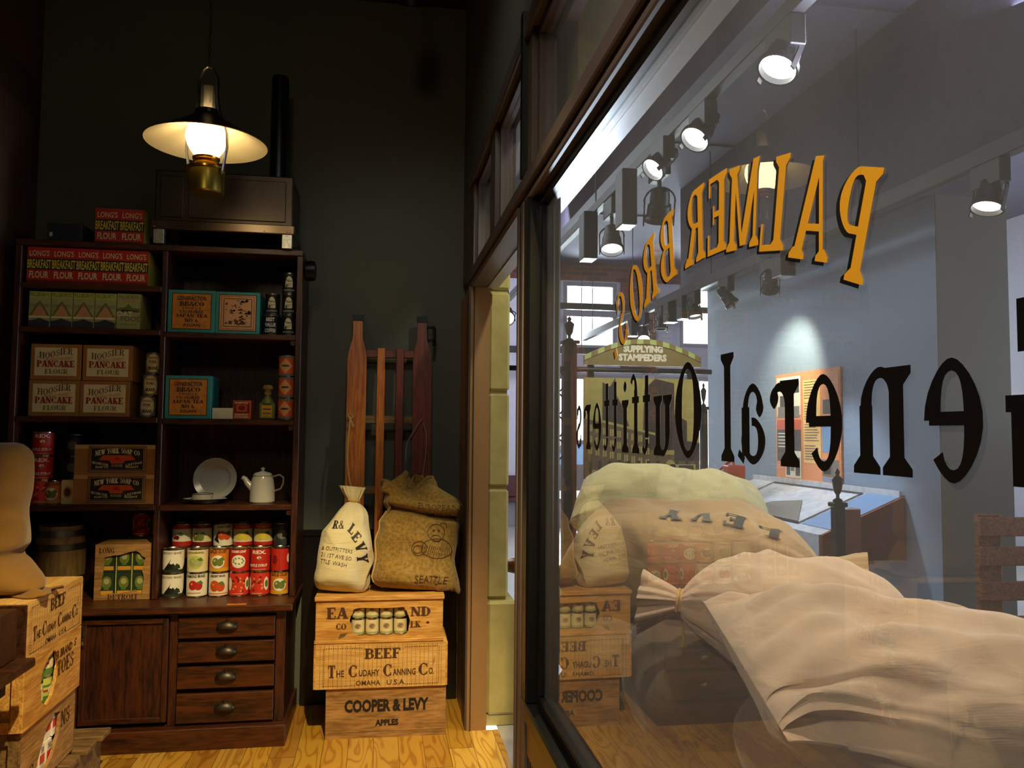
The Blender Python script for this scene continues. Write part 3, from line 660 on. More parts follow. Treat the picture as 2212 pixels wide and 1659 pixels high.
for x, y, z, w, h, lb in ((1.555, 4.98, 3.19, .10, .36, 'long black ballast box hanging from the nearer track above the letters'), (1.57, 6.0, 3.19, .11, .36, 'black ballast box with bright lower rim left of the downward spotlight'),
    (3.21, 6.05, 2.96, .13, .19, 'square dark ballast box beside the unlit spotlight on the blue wall track'), (3.21, 8.2, 2.96, .13, .24, 'square dark ballast box in front of the far right window'), (3.21, 8.62, 2.96, .13, .22, 'square dark ballast box next to the far right window, lower one'), (3.21, 9.95, 2.96, .13, .22, 'small dark ballast box left of the spotlight over the arched sign')):
    b = MB(); b.box(x-w/2, x+w/2, y-.08, y+.08, z-h, z, 'track_black', .006); b.box(x-w/2+.005, x+w/2-.005, y-.075, y+.075, z-h-.006, z-h, 'steel')
    tag(b.build('ballast_box'), lb, 'light box')
b = MB(); b.X = Matrix.Translation((.12, 3.75, 3.62)) @ Matrix.Rotation(R(25), 4, 'X'); b.lathe([(.03, .12), (.055, .1), (.06, -.1), (.05, -.1), (.05, .05)], 'track_black', 20); b.X = Matrix.Identity(4); b.tube([(.12, 3.75, 3.7), (.12, 3.75, 4.0)], .008, 'track_black')
tag(b.build('ceiling_spotlight'), 'black can light hanging from the dark shop ceiling', 'spotlight')

# ------------------------------------------------------------- sign, photo panel, iron posts
def finial(b, x, y, z, s=1):
    b.lathe([(.001, z), (.035*s, z), (.038*s, z+.015), (.012*s, z+.03), (.014*s, z+.05), (.03*s, z+.075), (.042*s, z+.14), (.045*s, z+.15), (.03*s, z+.165), (.012*s, z+.18), (.02*s, z+.20), (.001, z+.225)], 'black_iron', 16, (x, y))
def iron_post(x, y, top, label, w=.05, s=1):
    t = thing('iron_post', label, 'post', (x, y, 0))
    b = MB(); b.box(-w, w, -w, w, 0, top, 'black_iron', .006); b.box(-w*1.35, w*1.35, -w*1.35, w*1.35, top, top+.03, 'black_iron', .006); b.box(-w*1.5, w*1.5, -w*1.5, w*1.5, 0, .12, 'black_iron', .008); b.build('shaft', t)
    b = MB(); finial(b, 0, 0, top+.03, s); b.build('finial', t); return t
p1 = iron_post(1.66, 7.0, 2.28, 'tall black iron post with urn finial left of the arched sign', .058)
b = MB(); b.tube([(-.62, -.0, 2.06), (1.33, -.0, 2.06)], .024, 'black_iron', 10); b.lathe([(.03, 2.02), (.03, 2.1)], 'black_iron', 12) ; b.build('crossbar', p1)
b = MB()
for z in (1.95, 1.75, 1.55, 1.35): b.tube([(-.10+.055*cos(a*pi/8), 0, z+.09*sin(a*pi/8)) for a in range(17)], .008, 'black_iron', 6)
b.build('scrollwork', p1)
b = MB(); b.box(-.17, -.145, -.03, .03, 0, 2.0, 'black_iron'); b.build('side_bar', p1)
b = MB(); b.box(-.05, .05, .058, .08, .12, 2.0, 'wood_red') ; b.build('backing_board', p1)
p2 = iron_post(3.00, 7.2, 1.72, 'thin black iron post right of the photograph panel', .03, .6)
sg = thing('arched_sign', 'olive arched sign with white words Supplying Stampeders and a striped arch', 'sign', (2.335, 6.97, 2.10))
def arcz(x): return .015+.275*(1-(abs(x)/.555)**2)**.72 if abs(x) < .555 else .015
hw = .545; pl = [(-hw, 0), (hw, 0)]+[(hw-2*hw*i/24, .085+.195*cos((hw-2*hw*i/24)/hw*1.38)-.195*cos(1.38)) for i in range(25)]
b = MB(); b.prism(pl, [], 0, .03, 'sign_olive'); F = front(0, 0, 0, .001)
b.text('SUPPLYING', F, 0, .125, .056, 'sign_white', bold=.06, width=.37); b.text('STAMPEDERS', F, -.005, .048, .056, 'sign_white', bold=.06, width=.45)
b.build('board', sg)
b = MB()
for i in range(18):
    a0, a1 = [-hw+2*hw*(i+k)/18 for k in (0, 1)]
    zf = lambda x: .085+.195*cos(x/hw*1.38)-.195*cos(1.38)
    q = [(a0, zf(a0)-.045), (a1, zf(a1)-.045), (a1, zf(a1)), (a0, zf(a0))]; b.prism(q, [], -.012, 0, 'sign_green' if i % 2 == 0 else 'sign_olive')
b.build('striped_arch', sg)
ph = thing('photograph_panel', 'large sepia street photograph panel hanging below the arched sign', 'panel', (2.335, 7.0, 1.05))
b = MB(); b.box(-.54, .54, 0, .02, 0, .94, 'sepia_light'); F = front(0, 0, 0, .0012)
b.poly([(-.54, 0), (.54, 0), (.54, .24), (-.54, .30)], F, 'sepia_mid'); b.poly([(-.54, .60), (-.18, .52), (.12, .44), (.12, .2), (-.54, .2)], F, 'sepia_mid', 1)
b.poly([(-.37, .56), (-.37, .9), (-.30, .86), (-.25, .94), (-.25, .8), (-.18, .68), (-.12, .5)], F, 'sepia_dark', 1); b.poly([(.0, .30), (.02, .84), (.12, .94), (.30, .90), (.30, .3)], F, 'sepia_dark', 2)
b.poly([(.30, .3), (.30, .62), (.42, .56), (.42, .38), (.54, .36), (.54, .2), (.3, .2)], F, 'sepia_dark', 2)
for i in range(9):
    for j in range(3): u = -.5+i*.066; zz = .52-.013*i-.10*j; b.poly(rect(u, u+.036, zz-.06, zz), F, 'sepia_light', 3); b.poly(rect(u+.015, u+.019, zz-.06, zz), F, 'sepia_dark', 4)
b.poly([(-.54, .575), (-.54, .60), (.12, .45), (.12, .43)], F, 'sepia_light', 3)
for i in range(12): u = -.5+i*.09; b.poly(rect(u, u+.03, .10+.02*(i % 3), .20), F, 'sepia_dark', 4); b.poly(rect(u+.035, u+.07, .05, .12), F, 'sepia_light', 4)
b.poly(ell(.26, .15, .05, .06), F, 'sepia_light', 5); b.poly(rect(.26, .5, .10, .17), F, 'sepia_light', 5); b.poly(rect(.34, .48, .12, .16), F, 'sepia_dark', 6)
b.build('print', ph)
for x in (-.47, .47): b = MB(); b.box(x-.03, x+.03, .0275, .045, .3, 1.14, 'black_iron'); b.box(x-.02, x+.02, .0205, .027, .4, .6, 'black_iron'); b.build('hanger', ph)
# orange information poster on the blue wall (x = 3.7, facing -x)
po = thing('wall_poster', 'orange and yellow information poster with old photographs on the blue wall', 'poster', (3.695, 6.57, 1.05))
PW = lambda u, v, d=0: (-.016-.0012*(d+1), .54-u*1.08, v)       # u 0..1 reads from the left (far end)
b = MB(); b.box(-.016, 0, -.54, .54, 0, 1.0, 'p_poster_orange')
def pr(u0, u1, v0, v1, m, d=0): b.poly([(u0, v0), (u1, v0), (u1, v1), (u0, v1)], PW, m, d)
pr(.02, .42, .62, .97, 'p_white'); pr(.04, .40, .60, .70, 'p_grey', 1); pr(.14, .40, .82, .93, 'sepia_dark', 1); pr(.08, .2, .70, .80, 'sepia_dark', 2); pr(.22, .3, .72, .90, 'p_white', 2)
pr(.02, .42, .49, .58, 'p_orange_deep'); pr(.02, .42, .20, .49, 'sepia_dark'); pr(.16, .42, .06, .30, 'p_white', 1); pr(.18, .24, .08, .28, 'sepia_dark', 2); pr(.33, .40, .08, .24, 'sepia_dark', 2); pr(.25, .31, .12, .27, 'p_grey', 2)
pr(.46, .72, .20, .92, 'p_poster_yellow'); pr(.74, .98, .05, .97, 'p_poster_orange', 1); pr(.74, .97, .10, .24, 'p_grey', 2); pr(.74, .97, .06, .09, 'p_cover_blue', 2); pr(.76, .86, .12, .22, 'sepia_dark', 3); pr(.76, .92, .62, .74, 'sepia_dark', 3); pr(.74, .95, .30, .56, 'p_cover_blue', 2)
for k in range(30):
    v = .90-.023*k
    if k % 8 == 7: continue
    pr(.48, .48+random.uniform(.16, .22), v, v+.006, 'sepia_mid', 2)
for k in range(5): pr(.04, .14+.22*random.random(), .45-.03*k, .46-.03*k, 'p_white', 2)
b.build('print', po)
# display case below the poster: sloped glass lid, blue label, dark wood side
dc = thing('display_case', 'museum display case with sloping glass top and blue label panel below the poster', 'display case', (3.35, 6.3, 0))
b = MB(); y0, y1 = -1.05, 1.3
sec = [(-.30, .62), (.33, .62), (.33, 1.06), (-.30, .80)]
def caseX(p): return p
b.add([(x, y, z) for y in (y0, y0+.03) for x, z in sec], [(0, 1, 2, 3), (7, 6, 5, 4), (0, 4, 5, 1), (1, 5, 6, 2), (2, 6, 7, 3), (3, 7, 4, 0)], 'wood_red'); b.build('side_panel', dc)
b = MB(); b.add([(x, y, z) for y in (y1-.03, y1) for x, z in sec], [(0, 1, 2, 3), (7, 6, 5, 4), (0, 4, 5, 1), (1, 5, 6, 2), (2, 6, 7, 3), (3, 7, 4, 0)], 'wood_red'); b.build('side_panel', dc)
b = MB(); SL = lambda u, v, d=0: (-.30+.63*v, y0+.03+u*(y1-y0-.06), .80+.26*v+.002*d)
b.box(-.30, .33, y0+.03, y1-.03, .60, .63, 'screen_panel'); b.box(-.31, -.285, y0+.03, y1-.03, .62, .80, 'screen_panel'); b.box(.315, .335, y0+.03, y1-.03, .62, 1.1, 'screen_panel')
def sl(u0, u1, v0, v1, m, d=0): b.poly([(u0, v0), (u1, v0), (u1, v1), (u0, v1)], SL, m, d)
sl(0, 1, 0, 1, 'screen_panel'); b.build('case_body', dc)
b = MB(); sl(0, .17, .12, 1, 'p_cover_blue', 2); sl(.05, .11, .4, .62, 'p_grey', 3); sl(.06, .10, .45, .56, 'sepia_light', 4); b.build('label_panel', dc)
b = MB()
for q in ((.18, .80, .10, .13), (.18, .80, .93, .96), (.18, .19, .10, .96), (.79, .80, .10, .96)): sl(*q, 'black_iron', 4)
b.poly([(.20, .14), (.62, .14), (.55, .45), (.40, .60)], SL, 'p_grey', 4); b.build('glass_lid_frame', dc)
b = MB(); b.box(-.06, .06, -.1, .1, 0, .60, 'screen_panel'); b.box(-.2, .25, -.5, .5, 0, .04, 'screen_panel', .01); b.build('pedestal', dc)
b = MB(); b.tube([(3.25, 7.4, 1.16), (3.28, 7.2, 1.26), (3.20, 6.9, 1.06)], .015, 'p_orange_deep'); b.box(3.15, 3.32, 7.0, 7.12, 1.08, 1.21, 'p_orange_deep', .01)
b.box(3.15, 3.33, 7.12, 7.4, 1.055, 1.10, 'p_orange_deep', .01)
tag(b.build('exhibit_box'), 'small orange red boxed exhibit on the display case behind the white sack', 'exhibit')
p3 = iron_post(3.02, 5.0, 1.02, 'short dark iron post with urn finial beside the display case', .035, .85)
b = MB(); b.tube([(.0, 0, .66), (.22, -.05, .66)], .016, 'black_iron', 10)
b.tube([(.04, -.02, .36), (.10, -.02, .44), (.12, -.02, .55), (.09, -.02, .60), (.05, -.02, .585), (.05, -.02, .55), (.075, -.02, .545)], .010, 'black_iron', 8)
b.tube([(.12, -.02, .55), (.15, -.02, .61), (.19, -.02, .61), (.195, -.02, .57), (.17, -.02, .555)], .009, 'black_iron', 8); b.build('scroll_bracket', p3)
b = MB(); b.box(.03, .16, -.01, .02, .66, 1.0, 'wood_red', .004); b.build('notice_board', p3)
# glittering brown pointed thing beyond the door
b = MB(); b.X = Matrix.Translation((.92, 5.0, .64)) @ Matrix.Rotation(R(20), 4, 'Y')
b.tube([(-.16, 0, -.03), (-.145, 0, -.02), (-.10, 0, 0), (-.04, 0, .02), (.05, 0, .04), (.14, 0, .05)], [.012, .03, .045, .055, .07, .08], 'glitter_brown', 14)
b.X = Matrix.Identity(4); b.tube([(1.0, 5.0, 0), (1.0, 5.0, .62)], .02, 'black_iron'); b.box(.9, 1.1, 4.9, 5.1, 0, .03, 'black_iron')
tag(b.build('carved_snout'), 'glossy mottled brown snout shaped exhibit poking past the mullion in the doorway', 'exhibit')
# ============================================================= the tall cabinet
HX0, HX1, HY = -1.765, -.40, 4.25
cb = thing('tall_cabinet', 'dark red wooden cabinet with open shelves above, drawers and a panelled door below', 'cabinet', (0, 0, 0))
for x0, x1 in ((HX0, HX0+.03), (HX1-.03, HX1)): b = MB(); b.box(x0, x1, HY, 4.63, .664, 2.395, 'mahogany', .003); b.build('side_panel', cb)
b = MB(); b.box(-1.085, -1.06, HY+.002, 4.61, .665, 2.395, 'mahogany', .003); b.build('divider', cb)
b = MB(); b.box(HX0+.03, HX1-.03, 4.61, 4.63, .665, 2.395, 'mahogany'); b.build('back_panel', cb)
b = MB(); b.box(-1.055, -.435, 4.415, 4.605, .6655, .892, 'mahogany_flat'); b.build('riser', cb)
b = MB(); b.box(-1.27, -1.09, 4.49, 4.605, .6655, .942, 'mahogany_flat'); b.build('riser', cb)
b = MB(); b.box(-1.59, -1.478, 4.405, 4.605, 1.1275, 1.245, 'mahogany_flat'); b.build('riser', cb)
b = MB(); b.box(HX0, HX1, HY-.005, 4.63, 2.395, 2.424, 'mahogany_flat', .003); b.build('top_board', cb)
for z in (2.213, 1.995, 1.558, 1.128): b = MB(); b.box(HX0+.03, -1.085, HY, 4.61, z-.028, z-.001, 'mahogany_flat', .002); b.build('shelf', cb)
for z in (1.987, 1.553, 1.125):
    b = MB(); b.box(-1.06, HX1-.03, HY, 4.61, z-.028, z-.001, 'mahogany_flat', .002)
    b.build('shelf', cb)
for z in (1.987, 1.553, 1.125): b = MB(); b.box(HX1-.055, HX1-.03, HY+.01, HY+.2, z-.055, z-.028, 'mahogany_flat', .002); b.build('shelf_bracket', cb)
b = MB(); b.box(-1.80, -.395, 4.07, 4.63, .63, .664, 'mahogany_flat', .005); b.build('counter', cb)
b = MB()
b.box(-1.77, -.43, 4.15, 4.63, .10, .63, 'mahogany'); b.box(-1.77, -1.355, 4.12, 4.15, .10, .63, 'mahogany'); b.box(-.962, -.925, 4.12, 4.15, .10, .63, 'mahogany', .002); b.box(-.475, -.43, 4.12, 4.15, .10, .63, 'mahogany', .002)
b.box(-1.355, -.475, 4.125, 4.15, .612, .63, 'mahogany_flat'); b.box(-1.355, -.475, 4.125, 4.15, .10, .105, 'mahogany_flat')
b.build('base_body', cb)
b = MB(); b.box(-1.79, -.415, 4.066, 4.63, 0, .10, 'mahogany_flat', .004); b.build('plinth', cb)
for z0, z1 in ((.508, .608), (.393, .488), (.272, .372), (.112, .248)):
    b = MB(); b.box(-.922, -.478, 4.105, 4.148, z0, z1, 'mahogany_flat', .003); d = b.build('drawer', cb)
    b = MB(); zc = (z0+z1)/2+.004
    def cup(u, v):
        a = pi*u; r = .048*sin(v*pi/2)
        return (-.70-.048*cos(a)*sin(.25+v*1.32), 4.103-.026*sin(a)*sin(.3+v*1.27), zc+.014-.024*(v)**1.4+.010*(1-v))
    b.grid(cup, 16, 6, 'handle_metal'); b.box(-.75, -.65, 4.102, 4.105, zc+.012, zc+.022, 'handle_metal'); b.lathe([(.001, zc+.036), (.006, zc+.032), (.003, zc+.027), (.012, zc+.022)], 'handle_metal', 10, (-.70, 4.098)); h = b.build('cup_handle', d)
    h.modifiers.new('solid', 'SOLIDIFY').thickness = .0015
b = MB(); b.box(-1.352, -.965, 4.112, 4.148, .125, .608, 'mahogany'); b.box(-1.352, -1.327, 4.100, 4.112, .125, .608, 'mahogany', .002); b.box(-.990, -.965, 4.100, 4.112, .125, .608, 'mahogany', .002)
b.box(-1.327, -.990, 4.100, 4.112, .583, .608, 'mahogany_flat', .002); b.box(-1.327, -.990, 4.100, 4.112, .125, .150, 'mahogany_flat', .002); d = b.build('door', cb)
b = MB(); b.X = Matrix.Translation((-1.340, 4.098, .505)) @ Matrix.Rotation(R(90), 4, 'X'); b.lathe([(.004, -.002), (.004, .012), (.010, .014), (.011, .022), (.001, .026)], 'tin', 14); b.build('knob', d)
b = MB(); b.box(-1.350, -1.334, 4.096, 4.100, .53, .575, 'handle_metal', .002); b.build('latch_plate', d)
b = MB(); b.box(-.70, -.61, 4.078, 4.10, .665, .668, 'p_orange'); F = lambda u, v, d=0: (-.70+u, 4.078+v, .6685); b.text('107.1', F, .045, .004, .012, 'ink_brown'); tag(b.build('counter_tag'), 'small amber card tag lying on the cabinet counter edge', 'tag')
b = MB(); b.X = Matrix.Translation((-.398, 4.33, 2.335)) @ Matrix.Rotation(R(90), 4, 'Y'); b.lathe([(.02, 0), (.05, .005), (.055, .03), (.05, .055), (.02, .06)], 'black_iron', 18)
tag(b.build('clamp_light'), 'round black clamp fitting on the right side of the cabinet top', 'clamp light')

# ------------------------------------------------------------- stove on the cabinet top
sv = thing('camp_stove', 'dark sheet metal stove with panelled front standing on the cabinet top', 'stove', (-.79, 4.22, 2.425))
b = MB(); b.box(-.335, .335, .01, .36, .115, .375, 'stove_steel', .006); b.build('body', sv)
b = MB(); b.box(-.345, .345, -.006, .37, .072, .118, 'stove_rail', .004)
for x in (-.33, .31, .325, .2): b.X = Matrix.Translation((x, -.006, .082)) @ Matrix.Rotation(R(90), 4, 'X'); b.lathe([(.003, 0), (.003, .002), (.001, .003)], 'tin', 8)
b.X = Matrix.Identity(4); b.build('bottom_rail', sv)
for x0, x1 in ((-.31, -.20), (-.175, .30)):
    b = MB(); b.box(x0, x1, .003, .010, .135, .345, 'stove_steel', .003); b.build('front_panel', sv)
for x in (-.335, .285):
    for y in (0, .31): b = MB(); b.box(x, x+.05, y, y+.04, 0, .072, 'galvanised', .002); b.build('leg', sv)
b = MB(); b.lathe([(.046, .376), (.046, .95), (.042, .975), (.001, .985)], 'black_paint', 24, (.235, .20)); b.build('stovepipe', sv)

# ------------------------------------------------------------- packages
def carton(name, label, cat, group, w, d, h, mat, deco, loc, rz=0, side_m=None):
    b = MB(); b.box(-w/2, w/2, 0, d, 0, h, mat, .0015)
    if side_m: b.poly(rect(.001, d-.001, .001, h-.001), side(w/2), side_m)
    deco(b, front(), w, h)
    o = b.build(name, loc=loc, rot=(0, 0, rz)); return tag(o, label, cat, group)
def deco_long(b, F, w, h):
    x = w/2-.0005
    b.poly(rect(-x, x, h*.69, h), F, 'p_red'); b.poly(rect(-x, x, h*.37, h*.69), F, 'p_black'); b.poly(rect(-x, x, .001, h*.37), F, 'p_red'); b.poly(rect(-x, x, .001, h*.08), F, 'p_red_dark', 1)
    b.text("LONG'S", F, 0, h*.75, h*.15, 'p_cream', width=w*.8, bold=.01, d=2); b.text('BREAKFAST', F, 0, h*.41, h*.24, 'p_yellow', width=w*.96, bold=.02, d=2)
    b.text('FLOUR', F, 0, h*.14, h*.18, 'p_cream', width=w*.78, bold=.02, d=2)
    for k in range(2): b.poly(rect(-x*.8, x*.8, h*(.035+.04*k), h*(.045+.04*k)), F, 'p_red_dark', 2)
def yside(b, w, d, h):
    F = side(w/2)
    b.poly(rect(.001, d-.001, .001, h-.001), F, 'p_lime')
LP = ['leftmost of the five red and yellow flour cartons on the shelf', 'second from left of the five red flour cartons on the shelf', 'middle one of the five red flour cartons on the shelf', 'fourth from left of the five red flour cartons on the shelf', 'rightmost of the five red flour cartons, its yellow side showing']
for i in range(5): carton('flour_carton', LP[i], 'carton', 'red breakfast flour cartons', .112, .24 if i < 4 else .24, .178, 'p_red', deco_long, (-1.662+.1125*i, 4.27, 2.213), 0, 'p_lime')
for i in range(2): carton('flour_carton', ['red flour carton on the cabinet top, left one of the pair', 'red flour carton on the cabinet top, right one with yellow side'][i], 'carton', 'red breakfast flour cartons', .116, .10, .182, 'p_red', deco_long, (-1.365+.117*i, 4.30, 2.425), 0, 'p_lime')
carton('grey_box', 'plain grey box at the left end of the cabinet top', 'box', None, .165, .18, .095, 'p_blue_dark', lambda b, F, w, h: b.poly(rect(-.07, -.055, .03, .05), F, 'paper'), (-1.565, 4.30, 2.425), R(-4))
def deco_pills(b, F, w, h):
    x = w/2-.002
    b.poly(rect(-x, x, .002, h-.002), F, 'p_sage'); b.poly(rect(-x, x, h*.82, h-.004), F, 'p_lime', 1)
    b.text("PILLSBURY'S", F, 0, h*.86, h*.10, 'p_olive', width=w*.88, bold=.02, d=2)
    b.poly([(-x, h*.30), (-x*.35, h*.62), (0, h*.74), (x*.35, h*.62), (x, h*.30)], F, 'p_olive', 2); b.poly([(-x*.8, h*.30), (0, h*.66), (x*.8, h*.30)], F, 'p_tan', 3)
    b.text('OAT FOOD', F, 0, h*.56, h*.09, 'p_grey', width=w*.9, bold=.02, d=4); b.poly(ell(0, h*.42, w*.19, w*.19), F, 'p_pink', 5)
    b.poly(rect(-x, x, h*.25, h*.31), F, 'p_cream', 6); b.poly([(-x, .003), (x, .003), (x, h*.16), (x*.3, h*.22), (0, h*.25), (-x*.4, h*.2), (-x, h*.17)], F, 'p_navy', 7)
for i in range(4): carton('oat_carton', ['leftmost', 'second', 'third', 'fourth'][i] + ' of the pale green oat cartons with a pink seal, counted from the left', 'carton', 'pale green oat cartons', .0985, .12, .176, 'p_sage', deco_pills, (-1.652+.1008*i, 4.27, 1.995))
def deco_oat(b, F, w, h):
    x = w/2-.002
    b.poly(rect(-x, x, .002, h-.002), F, 'p_sage'); b.text("PILLSBURY'S", F, 0, h*.86, h*.09, 'p_olive', width=w*.8, bold=.02, d=1); b.text('FLAKED', F, 0, h*.74, h*.09, 'p_pink', width=w*.6, bold=.02, d=1)
    b.poly([(-x, h*.48), (-x, h*.58), (-x*.3, h*.62), (0, h*.72), (x*.3, h*.6), (x, h*.58), (x, h*.48)], F, 'p_olive', 1); b.poly([(-x*.9, h*.48), (x*.9, h*.48), (x*.6, h*.53), (-x*.5, h*.55)], F, 'p_navy', 2)
    b.text('OAT', F, -w*.15, h*.36, h*.14, 'p_cream', bold=.03, d=3); b.text('FOOD', F, w*.14, h*.22, h*.14, 'p_grey', bold=.03, d=3); b.text('WHITE OATS', F, 0, h*.10, h*.06, 'p_olive', width=w*.7, bold=.01, d=3)
carton('oat_carton', 'pale green carton reading oat food, at the right end of its row', 'carton', None, .112, .20, .178, 'p_sage', deco_oat, (-1.242, 4.27, 1.995), 0, 'p_sage')
def deco_hoos(b, F, w, h):
    u = w*.42; v0, v1 = h*.12, h*.90
    b.poly([(-u, v0), (u, v0), (u, v1), (-u, v1)], F, 'p_cream', 0)
    wp = lambda x, y: (x, y+.010*(x/u)*(1 if y > h*.5 else .2))
    b.text('HOOSIER', F, 0, h*.66, h*.17, 'ink_brown', width=w*.66, font='serif', d=1, bold=-.15, warp=lambda x, y: (x, y+.012*sin(3*x/u)))
    b.text('WHOLE WHEAT', F, w*.06, h*.54, h*.08, 'p_pink', width=w*.52, bold=.02, d=1, warp=lambda x, y: (x, y+.1*x))
    b.text('PANCAKE', F, 0, h*.36, h*.18, 'ink_red', width=w*.74, font='serif', d=2, bold=.5); b.text('FLOUR', F, w*.02, h*.17, h*.13, 'p_olive', width=w*.46, font='serif', d=2, bold=.1)
for i, (x, z, lb) in enumerate(((-1.570, 1.558, 'bottom left'), (-1.338, 1.558, 'bottom right'), (-1.568, 1.736, 'top left'), (-1.330, 1.736, 'top right'))):
    carton('pancake_flour_box', 'brown pancake flour box with cream label, %s of the stack of four' % lb, 'box', 'pancake flour boxes', .230, .26, .176, 'cardboard', deco_hoos, (x, 4.27, z))
def deco_tea(b, F, w, h):
    b.poly(rect(-w*.42, w*.42, h*.07, h*.93), F, 'ink_brown'); b.poly(rect(-w*.40, w*.40, h*.09, h*.91), F, 'tea_orange', 1)
    for t_, v, hh, ww, ft, bo in (('GENEFACTOR', .76, .09, .62, 'sans', .03), ('BB&CO', .62, .11, .50, 'serif', .5), ('FINEST', .55, .045, .4, 'serif', 0), ('UNCOLORED', .455, .07, .5, 'serif', .3), ('JAPAN TEA', .36, .075, .66, 'serif', .4), ('NO 6', .24, .09, .28, 'serif', .5), ('ASUAN', .14, .07, .36, 'sans', .02)):
        b.text(t_, F, 0, h*v, h*hh, 'ink_black', width=w*ww, font=ft, bold=bo, d=2)
def deco_tea2(b, F, w, h):
    b.poly(rect(-w*.43, w*.43, h*.06, h*.94), F, 'ink_brown'); b.poly(rect(-w*.41, w*.41, h*.08, h*.92), F, 'tea_pale', 1)
    for k, (a, m) in enumerate(((.36, 'ink_red'), (.35, 'tea_pale'), (.31, 'ink_brown'), (.295, 'tea_pale'))): b.poly(rect(-w*a*1.04, w*a*1.04, h*(.5-a*1.1), h*(.5+a*1.1)), F, m, 2+k)
    rn = random.Random(3)
    for k in range(46):
        x, y = rn.uniform(-.27, .27)*w, h*(.5+rn.uniform(-.29, .29))
        if k % 3 == 0: b.poly([(x-.012, y), (x+.012, y), (x+.006, y+.006), (x, y+.012), (x-.006, y+.005)], F, 'ink_brown', 7)
        else: b.poly(ell(x, y, rn.uniform(.003, .008), rn.uniform(.002, .006), 7), F, 'ink_brown', 7)
    for k in range(3): b.poly(rect(w*(-.2+.14*k), w*(-.12+.14*k), h*.22, h*.30), F, 'ink_brown', 8)
carton('tea_chest', 'teal edged tea box with orange printed front, on the upper shelf', 'tea box', None, .228, .20, .215, 'p_teal', deco_tea, (-.942, 4.27, 1.987))
carton('tea_chest', 'teal edged tea box showing a brown pictorial panel, beside the coffee tins', 'tea box', None, .215, .20, .213, 'p_teal', deco_tea2, (-.719, 4.27, 1.987))
carton('tea_chest', 'teal edged tea box alone on the middle right shelf', 'tea box', None, .220, .20, .216, 'p_teal', deco_tea, (-.946, 4.27, 1.553))
carton('small_box', 'small plain whitish box between the tea box and the orange tin', 'box', None, .10, .07, .056, 'paper', lambda b, F, w, h: None, (-.782, 4.28, 1.553))
def deco_bp(b, F, w, h):
    b.poly(rect(-w*.44, w*.44, h*.32, h*.86), F, 'p_red_dark'); b.poly(rect(-w*.3, w*.3, h*.4, h*.78), F, 'p_orange_deep', 1); b.text('RUMFORD', F, 0, h*.82, h*.09, 'p_cream', width=w*.7, bold=.02, d=2)
    b.text('BAKING', F, 0, h*.20, h*.10, 'p_cream', width=w*.7, bold=.02, d=1); b.text('POWDER', F, 0, h*.06, h*.10, 'p_cream', width=w*.75, bold=.02, d=1); b.poly(ell(0, h*.6, w*.2, h*.13), F, 'p_red_dark', 2)
carton('baking_powder_tin', 'bright orange red baking powder tin beside the bottle', 'tin', None, .088, .06, .095, 'p_orange_deep', deco_bp, (-.688, 4.28, 1.553), R(-3))
# bottle with papered neck
bt = thing('bottle', 'square shouldered bottle with yellow label and wrapped neck', 'bottle', (-.567, 4.32, 1.553))
b = MB(); b.box(-.040, .040, -.025, .025, 0, .085, 'p_olive', .006); b.lathe([(.034, .082), (.028, .10), (.014, .118), (.013, .125)], 'p_olive', 16); b.build('body', bt)
b = MB(); b.poly(rect(-.026, .026, .012, .072), front(0, -.025), 'p_gold'); b.poly(rect(-.02, .02, .05, .056), front(0, -.025), 'ink_brown', 1); b.poly(rect(-.02, .02, .03, .034), front(0, -.025), 'ink_brown', 1); b.build('paper_label', bt)
b = MB(); b.lathe([(.014, .122), (.019, .13), (.015, .145), (.026, .16), (.020, .176), (.001, .18)], 'burlap', 12); b.build('wrapped_stopper', bt)

# ------------------------------------------------------------- tins
def tin(name, label, cat, group, r, h, loc, base, deco, rz=0):
    b = MB(); b.lathe([(r*.93, .002), (r*.99, 0), (r, .002), (r, .005), (r*.975, .006), (r*.975, h-.006), (r, h-.005), (r, h-.001), (r*.96, h), (r*.94, h-.003), (r*.5, h-.003), (.0001, h-.003)], 'tin', 28, cap=False)
    b.lathe([(.0001, .001), (r*.95, .002)], 'tin', 28, cap=False)
    t = b.build(name, loc=loc, rot=(0, 0, rz)); tag(t, label, cat, group)
    b = MB(); b.lathe([(r*.985, .006), (r*.985, h-.006)], base, 28, cap=False); deco(b, wrap(r*.985), r, h); b.build('label', t)
    return t
def d_mount(b, Wp, r, h):
    for k in (-1.9, 0, 1.9):
        o = k*r
        b.poly([(o-r*.8, h*.12), (o-r*.2, h*.45), (o+r*.0, h*.62), (o+r*.25, h*.40), (o+r*.8, h*.12)], Wp, 'p_black'); b.poly([(o-r*.12, h*.42), (o, h*.62), (o+r*.3, h*.5), (o+r*.1, h*.38)], Wp, 'p_white', 1)
        b.poly([(o+r*.2, h*.2), (o+r*.9, h*.2), (o+r*.8, h*.34), (o+r*.5, h*.42)], Wp, 'p_green_dark', 1)
    strip(b, Wp, -r*2.4, r*2.4, h*.06, h*.16, 'p_green_dark', 2, 30); b.text('MONTEREY BRAND', Wp, 0, h*.80, h*.09, 'p_black', width=r*2, d=2)
